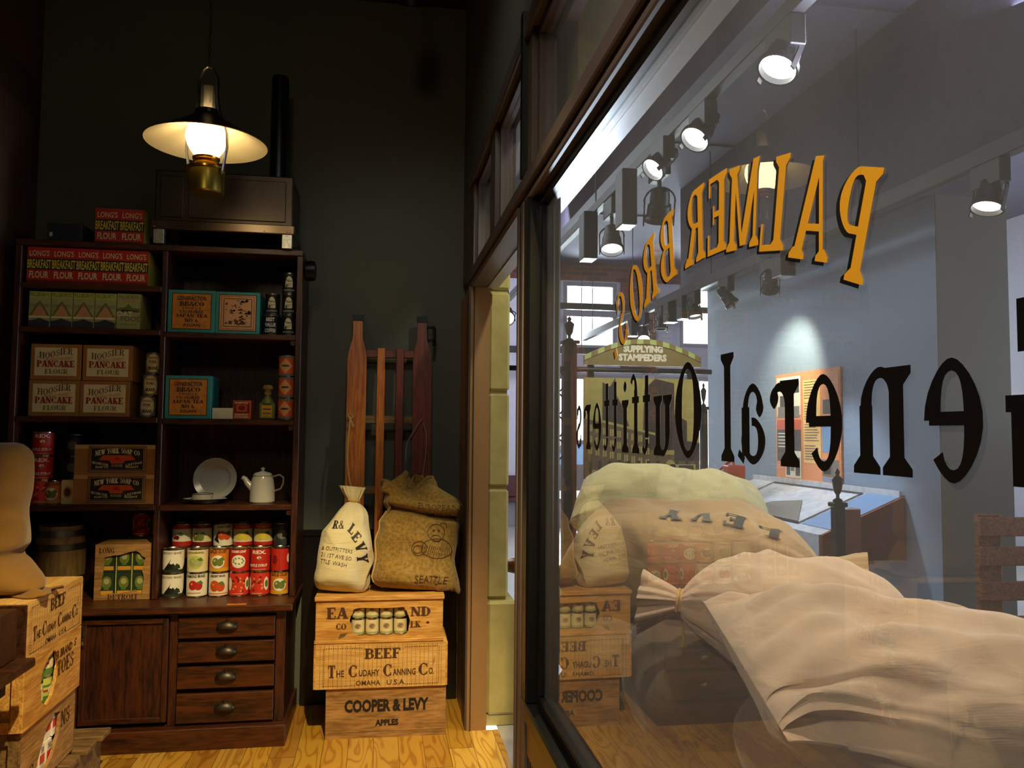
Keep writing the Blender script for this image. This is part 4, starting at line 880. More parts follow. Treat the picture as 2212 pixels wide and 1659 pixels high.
def fruit(b, Wp, o, r, h, mat, leaf='p_green', cy=.42, s=1):
    b.poly(ell(o-r*.22*s, h*cy, r*.36*s, h*.17*s), Wp, mat, 3); b.poly(ell(o+r*.24*s, h*(cy-.03), r*.34*s, h*.15*s), Wp, mat, 4)
    b.poly([(o+r*.1, h*(cy+.12)), (o+r*.5, h*(cy+.2)), (o+r*.75, h*(cy+.06)), (o+r*.4, h*(cy+.04))], Wp, leaf, 5); b.poly(ell(o-r*.3*s, h*(cy+.05), r*.1, h*.05), Wp, 'p_peach' if 'orange' in mat or 'red' in mat else 'p_lime', 5)
def mk(bg_top=None, bg_bot=None, words='', wm='ink_black', oval=None, fr=None, wy=.82, wh=.10, extra=None, ww=1.5, off=0, leaf='p_green', fcy=.45, fs=1):
    def f(b, Wp, r, h):
        if bg_top: strip(b, Wp, -r*3.1, r*3.1, h*bg_top[1], h*.955, bg_top[0], 0, 32)
        if bg_bot: strip(b, Wp, -r*3.1, r*3.1, h*.05, h*bg_bot[1], bg_bot[0], 0, 32)
        o = off*r
        if oval: b.poly(ell(o, h*.45, r*.72, h*.27, 24), Wp, oval, 1)
        if fr: fruit(b, Wp, o, r, h, fr, leaf, fcy, fs)
        if words: b.text(words, Wp, o, h*wy, h*wh, wm, width=r*ww, bold=.03, d=6)
        if extra: extra(b, Wp, r, h)
    return f
def x_rex(b, Wp, r, h):
    b.text('MAPLE SYRUP', Wp, -.1*r, h*.22, h*.11, 'p_white', width=r*1.9, bold=.02, d=6); b.poly(ell(0, h*.60, r*.22, h*.06), Wp, 'p_cream', 6); b.poly([(-r*.1, h*.5), (0, h*.64), (r*.15, h*.6), (r*.05, h*.48)], Wp, 'p_grey', 7)
    b.poly(rect(-r*.7, r*.7, h*.10, h*.115), Wp, 'p_cream', 6)
def x_orn(b, Wp, r, h):
    rn = random.Random(int(r*1e5))
    for k in range(16): b.poly(ell(rn.uniform(-.6, .6)*r, h*rn.uniform(.2, .8), r*.12, h*.05, 8), Wp, 'p_red_dark' if k % 2 else 'p_peach', 2)
    b.poly(ell(-r*.95, h*.5, r*.28, h*.28), Wp, 'p_white', 3); b.poly(ell(r*.98, h*.5, r*.28, h*.28), Wp, 'p_white', 3); b.poly(ell(r*1.0, h*.5, r*.2, h*.16, 8), Wp, 'p_green', 4)
    b.poly(rect(-r*.5, r*.5, h*.1, h*.12), Wp, 'p_cream', 5)
def x_peas(b, Wp, r, h):
    for k in range(9): a = k*.7; b.poly([(r*.5*cos(a)-r*.12, h*(.46+.12*sin(a))), (r*.5*cos(a), h*(.52+.12*sin(a))), (r*.5*cos(a)+r*.14, h*(.44+.12*sin(a)))], Wp, 'p_green', 5)
    b.text('SUGAR PEAS', Wp, 0, h*.24, h*.07, 'p_white', width=r*1.1, bold=.02, d=6)
D = dict(
 mount=('p_white', d_mount),
 cabbage=('p_cream', mk(words='OUR HOUSE BRAND', wm='p_olive', oval='p_lime', fr='p_sage', wh=.07)),
 redpepper=('p_white', mk(words='DIAMOND BRAND', wh=.11, fr='p_red', ww=1.9, fcy=.5, fs=1.15, extra=lambda b, Wp, r, h: b.poly(rect(-r*.8, r*.5, h*.16, h*.2), Wp, 'p_pink', 2))),
 gold=('p_orange', mk(bg_bot=('p_gold', .2), words='GOLD DUST', wm='ink_brown', oval='p_white', fr='p_olive', wh=.12, ww=1.9, fcy=.45)),
 peaches=('p_white', mk(words='CRESCENT BRAND', wm='ink_brown', fr='p_orange_deep', wh=.09, fs=1.35, ww=1.6, extra=lambda b, Wp, r, h: strip(b, Wp, -r*3, r*3, h*.10, h*.16, 'p_peach', 1, 30))),
 peas=('p_red', mk(words='SUGAR LOAF', wm='p_white', oval='p_white', wh=.10, extra=x_peas)),
 ornate=('p_red_bright', mk(extra=x_orn)),
 rex=('p_red', mk(words='REX.', wm='p_white', wh=.14, wy=.76, ww=1.35, extra=x_rex)),
 plainred=('p_red', mk(oval=None, extra=lambda b, Wp, r, h: (b.poly(rect(0, r*.03, h*.05, h*.95), Wp, 'p_red_dark', 1), b.poly(ell(r*1.1, h*.55, r*.25, h*.2), Wp, 'p_white', 2), b.poly(ell(-r*.5, h*.5, r*.3, h*.2, 10), Wp, 'p_red_dark', 2)))),
 tomato=('p_white', mk(bg_top=('p_red', .78), bg_bot=('p_red', .25), fr='p_red_dark', fs=.6, off=-.4)),
 dim=('p_cream', mk(bg_top=('p_red_dark', .8), bg_bot=('p_red_dark', .22), fr='p_olive', off=-.2)),
 apricot=('p_white', mk(words='EVERYDAY', wm='p_green_dark', wh=.08, fr='p_orange_deep', off=.3, fs=1.15, fcy=.5, extra=lambda b, Wp, r, h: b.poly([(-r*.9, h*.3), (-r*.2, h*.75), (-r*.35, h*.35), (-r*.2, h*.15)], Wp, 'p_black', 1))),
 pears=('p_cream', mk(bg_top=('p_red', .76), bg_bot=('p_red', .20), words='ROSALIND', wm='p_gold', fr='p_yellow', wh=.08, off=.1, fs=1.1, fcy=.48)),
 dark=('p_navy', mk(extra=lambda b, Wp, r, h: b.poly(ell(0, h*.5, r*.5, h*.2), Wp, 'p_grey', 1))),
)
def can(kind, label, x, y, z, r=.051, h=.119, group='food tins on the cabinet', rz=0): return tin('food_tin', label, 'tin', group, r, h, (x, y, z), D[kind][0], D[kind][1], rz)
G2 = 'food tins on the counter'; zc = .665
cols = [-1.006, -.890, -.786, -.686, -.585, -.486]
bot = ['mount', 'redpepper', 'peaches', 'ornate', 'ornate', 'gold']; top = ['mount', 'cabbage', 'gold', 'peas', 'rex', 'plainred']
bl = ['white tin with black mountains, lower one at the left end of the counter row', 'white tin with a red vegetable, bottom row, second from left', 'white tin with two orange fruits, bottom row, third from left', 'red ornate tin under the oval green and red pea tin', 'red ornate tin under the tin that reads syrup', 'orange tin with green fruit at the right end of the bottom row']
tl_ = ['white tin with black mountains, upper one at the left end of the counter row', 'cream tin with a green cabbage, upper row, second from left', 'orange tin with two green fruits, upper row, third from left', 'red and white tin with an oval of green peas', 'deep red syrup tin with white writing in the upper row', 'red tin with a seam at the right end of the upper row']
for i in range(6):
    r = (.052, .0505, .0475, .049, .0495, .047)[i]
    can(bot[i], bl[i], cols[i], 4.335, zc, r, .119, G2, R(3) if i != 4 else R(-10)); can(top[i], tl_[i], cols[i], 4.335, zc+.119, r, .119, G2)
bk = ['tomato', 'dim', 'apricot', 'pears', 'pears', 'dark']; bx = [-1.0, -.90, -.795, -.695, -.592, -.492]
bkl = ['red and white tin in the shadow at the left of the back row', 'dim dark labelled tin, second from left in the back row', 'white tin with an orange fruit, back row, third from left', 'red and cream tin with yellow pears, left one of two alike', 'red and cream tin with yellow pears, right one of two alike', 'dark tin in the shadow at the right end of the back row']
for i in range(6):
    can(bk[i], bkl[i], bx[i], 4.475, .893, .049, .119, G2)
can('ornate', 'dim reddish tin high behind the torn green package box', -1.216, 4.545, .943, .046, .119, G2); can('cabbage', 'pale tin by the divider, high behind the torn green package box', -1.132, 4.545+.006, .943, .036, .114, G2)
# third shelf left: red syrup tins, dim tins
z = 1.128; G3 = 'food tins on the lower left shelf'
for j, (k, lb) in enumerate((('ornate', 'red tin half hidden by the brown sack, bottom of three'), ('rex', 'red tin in the middle of the three at the left shelf end'), ('rex', 'red syrup tin on top of the left shelf stack'))): can(k, lb, -1.635, 4.34, z+.118*j, .0495, .118, G3, R(15))
can('gold', 'yellow labelled tin on the lower left shelf', -1.578, 4.34, z, .044, .112, G3)
for j, lb in enumerate(('dim dark tin behind the yellow labelled tin', 'topmost dim dark tin beside the red syrup tins')): can('dark', lb, -1.533, 4.47, 1.246+.112*j, .046, .112, G3)
can('mount', 'whitish tin with a round picture beside the soap boxes', -1.513, 4.345, z, .0205 if 0 else .019, .11, G3) if 0 else None
tin('food_tin', 'whitish tin with a round picture beside the soap boxes', 'tin', G3, .040, .112, (-1.493-.005, 4.35, z), 'p_cream', D['tomato'][1]) if 0 else None
carton('food_packet', 'whitish packet with a round brown picture beside the soap boxes', 'packet', None, .058, .05, .118, 'p_cream', lambda b, F, w, h: (b.poly(ell(0, h*.5, w*.36, h*.26), F, 'p_pink'), b.poly(ell(0, h*.5, w*.25, h*.17), F, 'p_brown', 1)), (-1.502, 4.30, 1.128))
# pork and beans
def d_pork(b, Wp, r, h):
    b.poly(ell(0, h*.5, r*.95, h*.42), Wp, 'p_cream'); b.text('SNIDERS', Wp, 0, h*.70, h*.10, 'ink_red', width=r*1.2, bold=.02, d=2); b.text('PORK', Wp, 0, h*.50, h*.13, 'ink_black', width=r*.9, bold=.03, d=2); b.text('AND', Wp, 0, h*.41, h*.06, 'ink_black', width=r*.35, d=2); b.text('BEANS', Wp, 0, h*.20, h*.15, 'ink_black', width=r*1.2, bold=.04, d=2)
for j, (dx, lb) in enumerate(((-.018, 'bottom'), (-.006, 'middle'), (.003, 'top'))): tin('bean_tin', 'cream labelled pork and beans tin, %s of the stack of three by the divider' % lb, 'tin', 'pork and beans tins', .038, .108, (-1.128+dx, 4.31, 1.558+.108*j), 'p_grey', d_pork, R(8))
# coffee
def d_cof(b, Wp, r, h):
    q = [(-r*.5, h*.30), (r*.5, h*.30)]+[(r*.5*cos(pi*i/12), h*.5+h*.33*sin(pi*i/12)) for i in range(13)]
    b.poly(q, Wp, 'p_cream', 1); b.text('Palace', Wp, 0, h*.56, h*.14, 'p_navy', width=r*.8, bold=.02, d=2); b.text('BEST', Wp, 0, h*.36, h*.12, 'p_grey', width=r*.8, bold=.03, d=2); strip(b, Wp, -r*.8, r*.8, h*.12, h*.2, 'p_grey', 1, 6); b.poly(ell(-r*.3, h*.36, r*.12, h*.06), Wp, 'p_navy', 3)
for x, y, z, lb in ((-.471, 4.32, 1.987, 'bottom of the right hand stack'), (-.471, 4.32, 2.096, 'middle of the right hand stack'), (-.471, 4.32, 2.205, 'top of the right hand stack of three'), (-.556, 4.33, 2.096, 'on the tin that reads best value coffee')):
    tin('coffee_tin', 'black coffee tin with cream arched label, ' + lb, 'tin', 'black coffee tins', .037, .108, (x, y, z), 'p_black', d_cof)
tin('coffee_tin', 'black coffee tin just peeping out behind the teal tea box', 'tin', 'black coffee tins', .037, .108, (-.60, 4.53, 1.987), 'p_black', d_cof)
def d_bv(b, Wp, r, h):
    for t_, v in (('BEST', .68), ('VALUE', .42), ('COFFEE', .14)): b.text(t_, Wp, 0, h*v, h*.17, 'p_white', width=r*(1.2 if t_ != 'BEST' else .9), bold=.03, d=1)
tin('coffee_tin', 'wide black tin with white words best value coffee', 'tin', None, .047, .105, (-.560, 4.33, 1.987), 'p_black', d_bv)
def d_pk(b, Wp, r, h):
    strip(b, Wp, -r*1.2, r*1.2, h*.12, h*.88, 'p_orange_deep', 1, 12); b.poly([(-r*.9, h*.5), (0, h*.86), (r*.9, h*.5), (0, h*.14)], Wp, 'p_peach', 2); b.poly(ell(0, h*.5, r*.78, h*.16), Wp, 'p_tan', 3); b.poly(ell(0, h*.5, r*.5, h*.05), Wp, 'ink_brown', 4)
    strip(b, Wp, -r*1.2, r*1.2, h*.04, h*.14, 'can_pattern', 5, 12); strip(b, Wp, -r*1.2, r*1.2, h*.86, h*.96, 'can_pattern', 5, 12)
for j, lb in enumerate(('bottom', 'middle', 'top')): tin('salmon_tin', 'grey patterned tin with orange diamond label, %s of the stack of three' % lb, 'tin', 'orange diamond tins', .041, .110, (-.472, 4.30, 1.553+.110*j), 'can_pattern', d_pk, R(-6))
# soap boxes
def d_soap(b, F, w, h):
    lw, lh = .134, .065; cx, cz = .012, h*.52
    b.poly(rect(-w/2+.002, w/2-.002, h*.86, h*.995), F, 'p_tan'); P = lambda x0, x1, z0, z1, m, d: b.poly(rect(cx+x0, cx+x1, cz+z0, cz+z1), F, m, d)
    P(-lw, lw, -lh, lh, 'ink_black', 1); P(-lw+.003, lw-.003, -lh+.003, lh-.003, 'p_tan', 2); P(-lw+.006, lw-.006, -lh+.006, lh-.006, 'ink_black', 3); P(-lw+.010, lw-.010, -lh+.010, lh-.010, 'p_tan', 4); P(-lw+.013, lw-.013, -lh+.012, lh-.012, 'ink_black', 5)
    b.text('NEW YORK SOAP CO', F, cx, cz+.028, .024, 'p_cream', width=.205, font='serif', bold=.6, d=6, warp=lambda x, y: (x, y-1.2*(x-cx)**2))
    b.poly(ell(cx, cz+.002, .10, .020), F, 'ink_black', 6); b.poly([(cx-.085, cz-.004), (cx-.065, cz+.019), (cx+.065, cz+.019), (cx+.085, cz-.004), (cx+.035, cz-.008), (cx+.028, cz-.022), (cx-.028, cz-.022), (cx-.035, cz-.008)], F, 'p_orange_deep', 7)
    b.poly([(cx-.02, cz-.006), (cx, cz+.018), (cx+.02, cz-.006)], F, 'p_red', 8)
    for sx in (-1, 1):
        b.text('SECURE OUR' if sx < 0 else 'LASTING', F, cx+sx*.078, cz-.028, .011, 'p_cream', width=.075, bold=.02, d=8, warp=lambda x, y, s=sx: (x, y+s*(x-cx-s*.078)*.18)); b.text('SOAP CO' if sx < 0 else 'RIGHT', F, cx+sx*.07, cz-.044, .010, 'p_cream', width=.06, bold=.02, d=8)
    b.text('IN BOXES', F, cx, cz-.038, .012, 'p_sage', width=.05, bold=.02, d=8)
for j in range(2): carton('soap_box', 'cardboard soap box with black label and red awning shape, %s one' % ('lower', 'upper')[j], 'box', 'soap boxes', .375, .26, .146, 'cardboard', d_soap, (-1.281, 4.275, 1.128+.1465*j))
# keg
kg = thing('keg', 'small oak keg with metal hoops on the counter behind the brown sack', 'keg', (-1.565, 4.42, .665))
pr_ = lambda z: .098+.018*(1-((z-.175)/.175)**2)
b = MB(); b.lathe([(pr_(0)-.012, .012), (pr_(0)-.01, 0)]+[(pr_(.35*i/10), .35*i/10) for i in range(11)]+[(pr_(.35)-.012, .35), (pr_(.35)-.012, .335), (.0001, .335)], 'keg_oak', 30, cap=False); b.build('staves', kg)
for z0 in (.015, .075, .235, .30): b = MB(); b.lathe([(pr_(z0)+.001, z0), (pr_(z0)+.0035, z0), (pr_(z0+.03)+.0035, z0+.03), (pr_(z0+.03)+.001, z0+.03)], 'keg_hoop', 30, cap=False); b.build('hoop', kg)
# torn box with green packages
def rough(pts, j=.004, n=4, seed=1):
    rn = random.Random(seed); out = []
    for i in range(len(pts)):
        a, c = pts[i], pts[(i+1) % len(pts)]
        for k in range(n): t = k/n; out.append((a[0]+(c[0]-a[0])*t+(rn.uniform(-j, j) if k else 0), a[1]+(c[1]-a[1])*t+(rn.uniform(-j, j) if k else 0)))
    return out
gb = thing('torn_package_box', 'tan wooden box with ragged hole showing green packages, left of the tins', 'box', (-1.228, 4.275, .665))
hole = rough([(-.10, .02), (-.06, .03), (-.02, .028), (.06, .045), (.095, .02), (.10, .10), (.09, .14), (.105, .20), (.06, .235), (-.02, .215), (-.085, .205), (-.09, .12), (-.095, .06)], .003, 3, 5)
b = MB(); b.prism(rect(-.128, .128, 0, .268), [hole], 0, .008, 'pine_old'); F = front(0, 0, 0)
b.text('LONG', F, -.075, .225, .028, 'ink_brown', font='serif', bold=.4, width=.07); b.text('DETROIT', F, .005, .002, .024, 'ink_brown', font='serif', bold=.4, width=.14); b.build('front_panel', gb)
b = MB(); b.box(-.128, -.118, .008, .20, 0, .268, 'pine_old'); b.box(.118, .128, .008, .20, 0, .268, 'pine_old'); b.box(-.118, .118, .008, .20, .258, .268, 'pine_old'); b.box(-.118, .118, .008, .20, 0, .01, 'pine_old'); b.box(-.118, .118, .19, .20, .01, .258, 'pine_old'); b.build('case', gb)
for x in (-.033, .04): b = MB(); b.box(x-.002, x+.002, .012, .10, .01, .258, 'p_lime'); b.build('divider', gb)
def d_gp(b, F, w, h):
    b.poly(rect(-w*.45, w*.45, h*.05, h*.95), F, 'p_green_dark'); b.poly(ell(0, h*.6, w*.34, h*.26), F, 'p_olive', 1); b.poly(ell(0, h*.65, w*.2, h*.12), F, 'p_sage', 2); b.poly(rect(-w*.45, w*.45, h*.10, h*.26), F, 'p_gold', 1); b.poly([(-w*.2, h*.3), (0, h*.5), (w*.2, h*.3)], F, 'p_green', 3)
for i, x in enumerate((-.0755, .0035, .078)):
    for j in range(2): carton('green_package', 'green printed package in the torn box, %s row, %s of three' % (('lower', 'upper')[j], ('left', 'middle', 'right')[i]), 'package', 'green packages in the torn box', .068, .08, .118, 'p_green_dark', d_gp, (-1.228+x, 4.290, .6755+.119*j))
# enamel ware
pl_ = thing('enamel_plate', 'grey white enamel plate leaning upright at the back of the shelf', 'plate', (-.845, 4.50, 1.127), 0)
b = MB(); b.X = Matrix.Translation((0, 0, .112)) @ Matrix.Rotation(R(80), 4, 'X'); b.lathe([(.0001, -.002), (.068, -.002), (.080, .012), (.110, .018), (.1105, .0205), (.079, .015), (.067, .002), (.0001, .002)], 'enamel_white', 40, cap=False); b.build('dish', pl_)
b = MB(); b.X = Matrix.Translation((0, 0, .112)) @ Matrix.Rotation(R(80), 4, 'X'); b.lathe([(.1100, .017), (.1125, .019), (.1100, .022)], 'enamel_rim', 40, cap=False); b.build('rim', pl_)
sc = thing('enamel_saucer', 'flat enamel plate with dark rim lying on the shelf under the bowl', 'plate', (-.873, 4.38, 1.125))
b = MB(); b.lathe([(.0001, .001), (.07, .001), (.082, .014), (.108, .020), (.108, .022), (.080, .017), (.068, .005), (.0001, .005)], 'enamel_white', 36, cap=False); b.build('dish', sc)
b = MB(); b.lathe([(.107, .0195), (.111, .0212), (.107, .0235)], 'enamel_rim', 36, cap=False); b.build('rim', sc)
bw = thing('enamel_bowl', 'small white enamel bowl with black rim standing on the flat plate', 'bowl', (-.885, 4.38, 1.130))
b = MB(); b.lathe([(.0001, 0), (.036, 0), (.047, .012), (.052, .040), (.0505, .040), (.045, .014), (.034, .003), (.0001, .003)], 'enamel_white', 32, cap=False); b.build('bowl_body', bw)
b = MB(); b.lathe([(.050, .039), (.054, .0405), (.050, .0425)], 'enamel_rim', 32, cap=False); b.build('rim', bw)
cp = thing('coffee_pot', 'white enamel coffee pot with lid and black rim on the shelf', 'coffee pot', (-.590, 4.38, 1.125))
b = MB(); b.lathe([(.0001, 0), (.060, 0), (.064, .006), (.062, .07), (.055, .12), (.048, .138), (.045, .138)], 'enamel_white', 34, cap=False)
b.tube([(-.050, 0, .075), (-.075, 0, .10), (-.088, 0, .122), (-.102, 0, .130)], [.022, .017, .013, .011], 'enamel_white', 14); b.build('pot_body', cp)
b = MB(); b.lathe([(.049, .136), (.050, .140), (.040, .152), (.012, .160), (.006, .163), (.010, .170), (.012, .176), (.001, .182)], 'enamel_white', 28); b.build('lid', cp)
b = MB(); b.lathe([(.046, .135), (.051, .1385), (.046, .141)], 'enamel_rim', 28, cap=False); b.build('rim', cp)
b = MB(); b.tube([(.050, 0, .132), (.085, 0, .142), (.104, 0, .128), (.104, 0, .098), (.092, 0, .070), (.060, 0, .058)], .0055, 'p_grey', 10); b.build('handle', cp)
# ============================================================= crates
def dashed(b, F, x0, x1, z0, z1, m, gaps=()):
    n = int((x1-x0)/.011)
    for i in range(n):
        x = x0+(x1-x0)*i/n
        for z, g in ((z0, gaps[0] if gaps else None), (z1, gaps[1] if gaps else None)):
            if g and g[0] < x < g[1]: continue
            b.poly(rect(x, x+.006, z-.0015, z+.0015), F, m, 1)
    n = int((z1-z0)/.009)
    for i in range(n):
        z = z0+(z1-z0)*i/n
        for x in (x0, x1): b.poly(rect(x-.0015, x+.0015, z, z+.005), F, m, 1)
def crate(label, loc, rz, w, d, h, mat, deco, hole=None, lid=False, group=None, endm=None, base=False):
    t = thing('wooden_crate', label, 'crate', loc, rz, group); endm = endm or mat; top = h-(.022 if lid else 0); z0 = .016 if base else 0
    b = MB(); b.prism(rect(-w/2, w/2, z0, top), [hole] if hole else [], 0, .012, mat); deco(b, front(0, 0, 0, .0007), w, h); b.build('front_panel', t)
    for sx in (-1, 1):
        b = MB(); x0, x1 = sorted((sx*(w/2-.002), sx*(w/2-.018)))
        b.box(x0, x1, .0125, d-.012, z0, top, endm, .001); xa, xb = sorted((sx*(w/2-.002), sx*(w/2+.010)))
        fr = .04
        b.box(xa, xb, .0, fr, z0, top, endm, .002); b.box(xa, xb, d-fr, d, z0, top, endm, .002); b.box(xa, xb, fr, d-fr, z0, z0+fr, endm, .002); b.box(xa, xb, fr, d-fr, top-fr, top, endm, .002); b.build('end_panel', t)
    b = MB(); b.box(-w/2, w/2, d-.011, d, z0, top, mat); b.build('back_panel', t)
    b = MB(); b.box(-w/2+.018, w/2-.018, .0125, d-.0125, z0, z0+.012, mat); b.build('floor_board', t)
    if not lid: b = MB(); b.box(-w/2, w/2, 0.0005, d, top-.0005, top+.006, mat, .001); b.build('top_board', t)
    if lid: b = MB(); b.box(-w/2-.016, w/2+.016, -.012, d+.008, top, h, mat, .003); b.build('lid', t)
    if base: b = MB(); b.box(-w/2-.014, w/2+.014, -.010, d, 0, z0, mat, .002); b.build('base_board', t)
    return t
def t_beef(b, F, w, h):
    n = int(w/.021)
    for i in range(1, n): x = -w/2+w*i/n; b.poly(rect(x-.0011, x+.0011, .002, h-.003), F, 'pine_old', 0)
    s = w/.63; q = h/.21; ib = 'ink_brown'
    b.text('BEEF', F, .006*s, .140*q, .048*q, ib, width=.170*s, font='serif', bold=.35, d=2)
    for ch, x0, x1 in (('T', -.256, -.220), ('C', -.157, -.114), ('C', .010, .054), ('C', .182, .230)): b.text(ch, F, (x0+x1)/2*s, .054*q, .058*q, ib, width=(x1-x0)*s, font='serif', bold=.3, d=2)
    for tx, x0, x1 in (('HE', -.215, -.178), ('UDAHY', -.107, -.008), ('ANNING', .057, .168), ('O.', .233, .258)): b.text(tx, F, (x0+x1)/2*s, .058*q, .030*q, ib, width=(x1-x0)*s, bold=.02, d=2)
    b.text('OMAHA', F, -.062*s, .014*q, .023*q, ib, width=.118*s, bold=.01, d=2); b.text('U.S.A.', F, .074*s, .014*q, .023*q, ib, width=.092*s, bold=.01, d=2)
    dashed(b, F, -.278*s, .282*s, .014*q, .192*q, ib, ((-.125*s, .125*s), (-.095*s, .11*s)))
    b.poly([(.255*s, .13*q), (.262*s, .15*q), (.262*s, .12*q), (.248*s, .085*q)], F, 'pine_old', 1)
def t_apple(b, F, w, h):
    b.text('COOPER & LEVY', F, .003, .128, .054, 'ink_black', width=.41, bold=.05, d=1); b.text('APPLES', F, .004, .058, .027, 'ink_black', width=.113, bold=.05, d=1)
    b.poly(rect(-w/2, w/2, h-.030, h-.027), F, 'pine_old', 0); b.poly(rect(-w/2, w/2, .028, .031), F, 'pine_grey', 0)
def t_eagle(b, F, w, h):
    for tx, x0, x1, v, hh in (('EA', -.256, -.158, .118, .054), ('ND', .150, .248, .122, .046), ('CO', -.211, -.163, .065, .030), ('LK', .150, .200, .068, .030)): b.text(tx, F, (x0+x1)/2, v, hh, 'ink_brown', width=x1-x0, font='serif', bold=.45, d=1)
    b.poly(ell(.235, .09, .008, .006), F, 'ink_brown', 1); b.poly([(-.20, .02), (-.17, .03), (-.155, .05), (-.19, .045)], F, 'pine_grey', 1)
apple = crate('brown crate stencilled Cooper and Levy apples, at the bottom of the centre stack', (.060, 4.115, 0), R(-1), .565, .30, .238, 'pine_old', t_apple, endm='pine_old')
beef = crate('ribbed pale crate reading beef, middle of the stack under the sacks', (.032, 4.10, .244), R(-1), .63, .32, .212, 'pine_light', t_beef, endm='pine')
hole_e = rough([(-.13, .052), (-.10, .030), (.02, .020), (.11, .024), (.14, .05), (.147, .10), (.130, .150), (.115, .168), (-.08, .168), (-.13, .160), (-.145, .115), (-.138, .08)], .004, 3, 9)
eagle = crate('crate with torn front showing pale milk tins, directly under the two sacks', (.022, 4.105, .462), R(-1), .60, .30, .226, 'pine', t_eagle, hole=hole_e, lid=True, base=True)
def d_milk(b, Wp, r, h):
    b.poly(ell(0, h*.55, r*.5, h*.18), Wp, 'p_tan', 1); b.poly([(-r*.45, h*.5), (-r*.1, h*.7), (r*.4, h*.62), (r*.1, h*.5), (r*.2, h*.4)], Wp, 'p_grey', 2); strip(b, Wp, -r*1.2, r*1.2, h*.1, h*.2, 'p_sage', 1, 8)
for i in range(4):
    for j in range(2): tin('milk_tin', 'pale milk tin in the torn crate, %s row, %s from left' % (('lower', 'upper')[j], ('first', 'second', 'third', 'fourth')[i]), 'tin', 'milk tins in the torn crate', .0335, .080, (-.085+.0695*i, 4.105+.054, .462+.030+.0805*j), 'p_cream', d_milk)
# left hand stack, fronts turned to the room (+x)
def t_toes(b, F, w, h): b.text('ER BRAND', F, .085, h*.72, .030, 'ink_brown', width=.17, bold=.03, d=1); b.text("S'", F, .205, h*.74, .028, 'ink_brown', bold=.02, d=1); b.text('TOES', F, .105, h*.44, .056, 'ink_brown', width=.17, font='serif', bold=.3, d=1)
def t_beans(b, F, w, h): b.text('NS', F, .15, h*.56, .06, 'ink_brown', width=.09, font='serif', bold=.4, d=1); b.text('C', F, -.16, h*.18, .06, 'ink_brown', font='serif', bold=.4, d=1)
LX = -1.185
crate('ribbed pale beef crate on top of the left hand stack, under the brown sack', (LX, 3.335, .702), R(90), .53, .34, .188, 'pine_light', t_beef, endm='dark_stain')
h_t = rough([(-.115, .06), (-.06, .03), (-.02, .045), (.02, .10), (.035, .15), (.02, .20), (-.02, .215), (-.06, .20), (-.115, .17), (-.125, .11)], .004, 3, 4)
crate('tan crate with a ragged hole showing green tins, second in the left stack', (LX, 3.335, .456), R(90), .52, .34, .240, 'pine', t_toes, hole=h_t, endm='pine')
h_b = rough([(-.10, .03), (-.02, .03), (.04, .06), (.09, .12), (.10, .20), (.04, .215), (-.02, .19), (-.08, .12), (-.12, .06)], .004, 3, 6)
crate('tan crate with a ragged hole showing red and white packets, lowest in the left stack', (LX-.012, 3.345, .206), R(90), .50, .34, .244, 'pine_old', t_beans, hole=h_b, endm='pine_grey')
def d_toml(b, Wp, r, h):
    strip(b, Wp, -r*3, r*3, h*.05, h*.3, 'p_green', 0, 30); strip(b, Wp, -r*3, r*3, h*.62, h*.7, 'p_green', 1, 30); strip(b, Wp, -r*3, r*3, h*.45, h*.52, 'p_red', 1, 30); b.poly(ell(0, h*.5, r*.5, h*.18), Wp, 'p_cream', 2)
for i in range(3):
    for j in range(2): tin('tomato_tin', 'pale green banded tin inside the left torn crate, %s row, %s from the near end' % (('lower', 'upper')[j], ('first', 'second', 'third', 'fourth')[i]), 'tin', 'green banded tins in the torn crate', .043, .100, (LX-.060, 3.335-.150+.088*i, .456+.014+.1005*j), 'p_cream' if (i+j) % 2 else 'p_lime', d_toml, R(90))
def d_pack(b, F, w, h): b.poly(rect(-w*.48, w*.48, h*.3, h*.62), F, 'p_red_bright'); b.text('Sil', F, 0, h*.70, h*.2, 'ink_black', bold=.01, d=1)
for i in range(5):
    for j in range(2): carton('packet', 'white and red packet in the lowest left crate, %s row, %s from the near end' % (('lower', 'upper')[j], ('first', 'second', 'third', 'fourth', 'fifth')[i]), 'packet', 'red and white packets in the torn crate', .046, .10, .100, 'p_white', d_pack, (LX-.012-.016-.006*((i*2+j) % 3), 3.345-.098+.048*i, .206+.016+.101*j), R(90))
pt = thing('slatted_pallet', 'low grey slatted wooden pallet under the left hand crates', 'pallet', (-1.50, 3.44, 0))
for k in range(6): b = MB(); y = -.44+.148*k; b.box(-.36, .37-.012*(5-k), y, y+.115, .178, .200, 'pine_grey', .003); b.build('slat', pt)
for x in (-.34, -.02, .28): b = MB(); b.box(x, x+.05, -.43, .42, 0, .178, 'pine_grey', .004); b.build('runner', pt)
